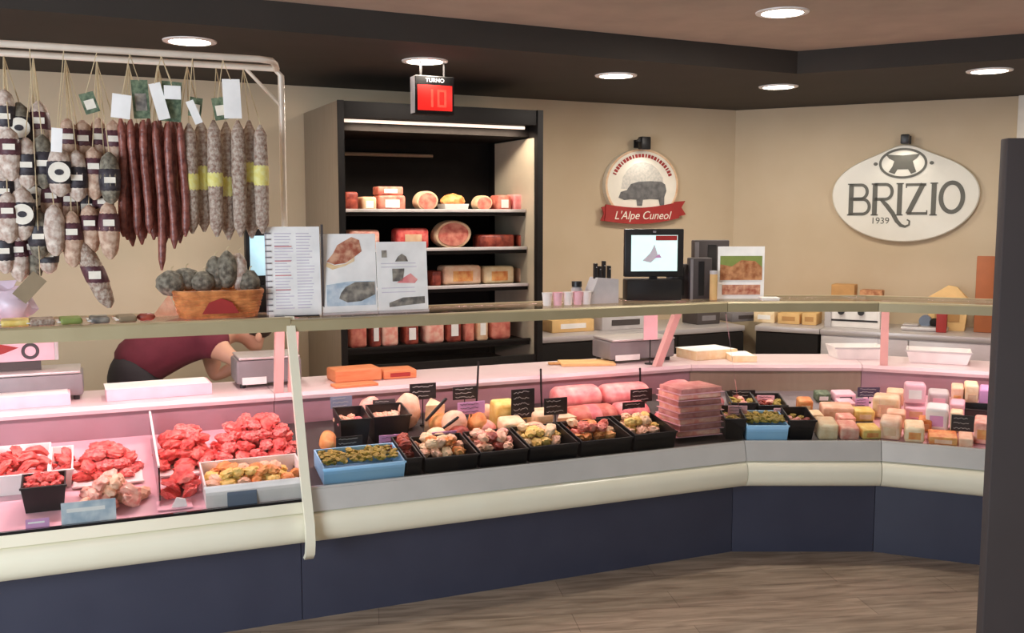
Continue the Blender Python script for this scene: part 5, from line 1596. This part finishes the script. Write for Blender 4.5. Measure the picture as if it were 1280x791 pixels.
# white machine with knobs
t, w_, h_ = wallbox('white slicing machine with dark knobs on the right back counter', WR, -0.30, 1036, 1104, 378, ZR, 0.28, 'white', None, 'slicing_machine', 'machine')
for x in (-0.2, 0.16):
    MB().tube([(w_*x, -0.142, h_*0.66), (w_*x, -0.165, h_*0.66)], 0.022, 14).build('knob', 'black', t)
MB().box(-w_*0.42, w_*0.46, -0.1425, -0.1405, h_*0.26, h_*0.34).build('slot', 'black', t)
MB().box(-w_*0.5, -w_*0.38, -0.16, -0.1405, 0, h_*0.9, 0.003).build('front_rib', 'lgrey', t)
wallbox('tan cardboard box lying on top of the white slicing machine', WR, -0.30, 1041, 1070, 355, ZR+h_+0.001, 0.14, 'cardboard', None)
wallbox('flat dark brown packet beside the tan box on the slicing machine', WR, -0.30, 1076, 1104, 362, ZR+h_+0.001, 0.12, 'photobrown', None, 'brown_packet', 'packet')
# meat slicer further right
s, w_, zb, h_ = seat(WR, -0.32, 1128, 1186, 394, ZR)
t = thing('meat_slicer', 'dark rounded meat slicer on the right back counter behind the right worktop', 'slicer', WR, s, -0.32, ZR)
MB().box(-w_*0.5, w_*0.5, -0.12, 0.12, 0.0, h_*0.3, 0.015).build('base', 'steel', t)
MB().tube([(0, -0.03, h_*0.62), (0, 0.03, h_*0.62)], h_*0.40, 28).build('blade_guard', 'bluegrey', t)
MB().box(w_*0.1, w_*0.44, -0.06, 0.09, h_*0.3, h_*0.8, 0.02).build('motor_housing', 'blackm', t)
MB().box(-w_*0.46, -w_*0.12, -0.10, 0.02, h_*0.32, h_*0.42, 0.005).build('carriage', 'steel', t)
wallbox('dark red box right of the meat slicer', WR, -0.42, 1171, 1184, 388, ZR, 0.08, 'redband', None, 'red_box')
s, w_, zb, h_ = seat(WR, -0.25, 1160, 1212, 357, ZR)
t = thing('paper_bag', 'tan paper bag with a pointed top on the right back counter', 'bag', WR, s, -0.22, ZR)
MB().rings([[(-w_*0.42, -0.07, 0), (w_*0.42, -0.07, 0), (w_*0.42, 0.07, 0), (-w_*0.42, 0.07, 0)], [(-w_*0.5, -0.07, h_*0.72), (w_*0.5, -0.07, h_*0.68), (w_*0.5, 0.07, h_*0.68), (-w_*0.5, 0.07, h_*0.72)],
           [(-w_*0.02, -0.02, h_), (w_*0.2, -0.02, h_*0.97), (w_*0.2, 0.02, h_*0.97), (-w_*0.02, 0.02, h_)]]).build('bag_body', 'tanbox', t)
MB().box(-w_*0.3, w_*0.3, -0.0735, -0.0712, h_*0.2, h_*0.45).build('label_sticker', 'cardboard', t)
wallbox('tall rust brown board standing on the right back counter beside the partition', WR, -0.30, 1221, 1246, 320, ZR, 0.03, 'rust', None, 'brown_board', 'board')

# ------------------------------------------------------------------ person leaning over behind the meat counter
def skin_mesh(name, verts, edges, radii, m, parent, sub=2, label=None):
    me = bpy.data.meshes.new(name)
    me.from_pydata([Vector(v) for v in verts], edges, [])
    o = bpy.data.objects.new(name, me)
    COL.objects.link(o)
    sk = o.modifiers.new('skin', 'SKIN')
    sk.use_smooth_shade = True
    for i, r_ in enumerate(radii):
        q = me.skin_vertices[0].data[i]
        q.radius = (r_, r_) if not isinstance(r_, tuple) else r_
        q.use_root = (i == 0)
    sb_ = o.modifiers.new('sub', 'SUBSURF')
    sb_.levels = sub
    sb_.render_levels = sub
    bpy.context.view_layer.update()
    new = bpy.data.meshes.new_from_object(o.evaluated_get(bpy.context.evaluated_depsgraph_get()))
    bpy.data.objects.remove(o)
    new.name = name
    new.materials.clear()
    new.materials.append(M[m])
    for p in new.polygons:
        p.use_smooth = True
    o = bpy.data.objects.new(name, new)
    COL.objects.link(o)
    o.parent = parent
    if label:
        o['label'] = label
    return o


sh = on(MAIN, 1.55, 173, 450)[0]
pr = thing('person', 'person in a maroon shirt bending low behind the left meat counter', 'person', MAIN, sh, 1.55, 0)
V, E_, RD = [], [], []


def jv(p, r_, link=None):
    V.append(p)
    RD.append(r_)
    if link is not None:
        E_.append((link, len(V)-1))
    return len(V)-1


hip = jv((0, 0, 0.93), (0.065, 0.065))
sp1 = jv((0.12, 0, 1.00), 0.08, hip)
sp2 = jv((0.27, 0, 1.045), 0.125, sp1)
chest = jv((0.38, 0, 1.06), 0.105, sp2)
nk = jv((0.47, 0, 1.075), 0.052, chest)
hd0 = jv((0.53, 0, 1.085), 0.075, nk)
hd1 = jv((0.60, 0, 1.07), 0.088, hd0)
jv((0.655, 0, 1.05), 0.06, hd1)
jv((0.60, 0, 0.985), 0.045, hd1)          # jaw, the face looks down at the worktop
jv((0.625, 0, 0.972), 0.012, len(V)-1)     # nose
for sy in (-1, 1):
    h2 = jv((-0.02, 0.10*sy, 0.86), 0.06, hip)
    kn = jv((0.02, 0.11*sy, 0.48), 0.062, h2)
    an = jv((-0.06, 0.12*sy, 0.10), 0.042, kn)
    hl = jv((-0.05, 0.12*sy, 0.05), 0.042, an)
    jv((0.12, 0.13*sy, 0.035), 0.03, hl)
    so = jv((0.37, 0.165*sy, 1.03), 0.066, chest)
    el = jv((0.40, 0.215*sy, 0.80) if sy > 0 else (0.42, -0.215, 0.985), 0.044, so)
    if sy > 0:
        wr = jv((0.56, 0.14, 0.90), 0.03, el)
    else:
        wr = jv((0.50, -0.26, 0.80+0.12), 0.032, el)
    dx, dz = (0.05, 0.0) if sy > 0 else (0.05, -0.012)
    b_ = V[wr]
    pm = jv((b_[0]+0.05, b_[1], b_[2]+dz), 0.034, wr)
    for k in range(4):
        ky = (k-1.5)*0.019
        f1 = jv((b_[0]+0.095, b_[1]+ky, b_[2]+dz*1.5-0.002), 0.0095, pm)
        f2 = jv((b_[0]+0.125-0.004*abs(k-1.5), b_[1]+ky*1.1, b_[2]+dz*1.5-0.014), 0.0085, f1)
        jv((b_[0]+0.14-0.006*abs(k-1.5), b_[1]+ky*1.1, b_[2]+dz*1.5-0.03), 0.0075, f2)
    th = jv((b_[0]+0.045, b_[1]+0.035*(-sy), b_[2]+dz-0.006), 0.011, pm)
    jv((b_[0]+0.085, b_[1]+0.045*(-sy), b_[2]+dz-0.018), 0.009, th)
skin_mesh('body', V, E_, RD, 'skin', pr)
# clothing
skin_mesh('shirt', [(-0.12, 0, 0.885), (0.12, 0, 1.005), (0.27, 0, 1.05), (0.38, 0, 1.062), (0.44, 0, 1.07), (0.37, 0.165, 1.03), (0.385, 0.195, 0.93), (0.37, -0.165, 1.03), (0.392, -0.19, 1.0)],
          [(0, 1), (1, 2), (2, 3), (3, 4), (3, 5), (5, 6), (3, 7), (7, 8)], [(0.175, 0.165), 0.15, 0.143, 0.122, 0.07, 0.08, 0.066, 0.08, 0.066], 'shirt', pr)
skin_mesh('trousers', [(0.03, 0, 0.945), (-0.01, 0, 0.90), (-0.02, 0.10, 0.84), (0.02, 0.11, 0.48), (-0.055, 0.12, 0.12), (-0.02, -0.10, 0.84), (0.02, -0.11, 0.48), (-0.055, -0.12, 0.12)],
          [(0, 1), (1, 2), (2, 3), (3, 4), (1, 5), (5, 6), (6, 7)], [(0.165, 0.16), (0.19, 0.19), 0.14, 0.088, 0.066, 0.14, 0.088, 0.066], 'trousers', pr)
MB().blob((0.60, 0, 1.10), (0.095, 0.088, 0.07), 3, 0.1, 8, 2).build('hair', 'hair', pr)
for sy in (-1, 1):
    MB().blob((0.60, 0.088*sy, 1.05), (0.018, 0.010, 0.028), 2).build('ear', 'skin', pr)
    MB().box(-0.10, 0.15, 0.12*sy-0.045, 0.12*sy+0.045, 0.0, 0.075, 0.02, 3).build('shoe', 'blackm', pr)

# ------------------------------------------------------------------ daylight, camera, colour management
wd = bpy.data.worlds.new('World')
bpy.context.scene.world = wd
wd.use_nodes = True
wd.node_tree.nodes['Background'].inputs[0].default_value = (0.96, 0.94, 0.93, 1)
wd.node_tree.nodes['Background'].inputs[1].default_value = 0.45
dl = bpy.data.lights.new('shop_window_daylight', 'AREA')
dl.shape = 'RECTANGLE'
dl.size = 2.4
dl.size_y = 2.0
dl.energy = 230
dl.color = (0.76, 0.87, 1.0)
do = bpy.data.objects.new('shop_window_daylight', dl)
COL.objects.link(do)
do.location = (-3.4, -0.6, 1.5)
do.rotation_euler = (R(88), 0, R(-22))

cam = bpy.data.cameras.new('camera')
cam.sensor_fit = 'HORIZONTAL'
cam.sensor_width = 36.0
cam.lens = FPX/1280.0*36.0
cam.clip_start = 0.05
co = bpy.data.objects.new('camera', cam)
COL.objects.link(co)
co.location = (0, 0, EYE)
co.rotation_euler = (R(90)-PITCH, 0, 0)
sc = bpy.context.scene
sc.camera = co
sc.view_settings.view_transform = 'Standard'
sc.view_settings.look = 'None'
sc.view_settings.gamma = 1.0
sc.view_settings.use_curve_mapping = False
sc.view_settings.exposure = 0.0
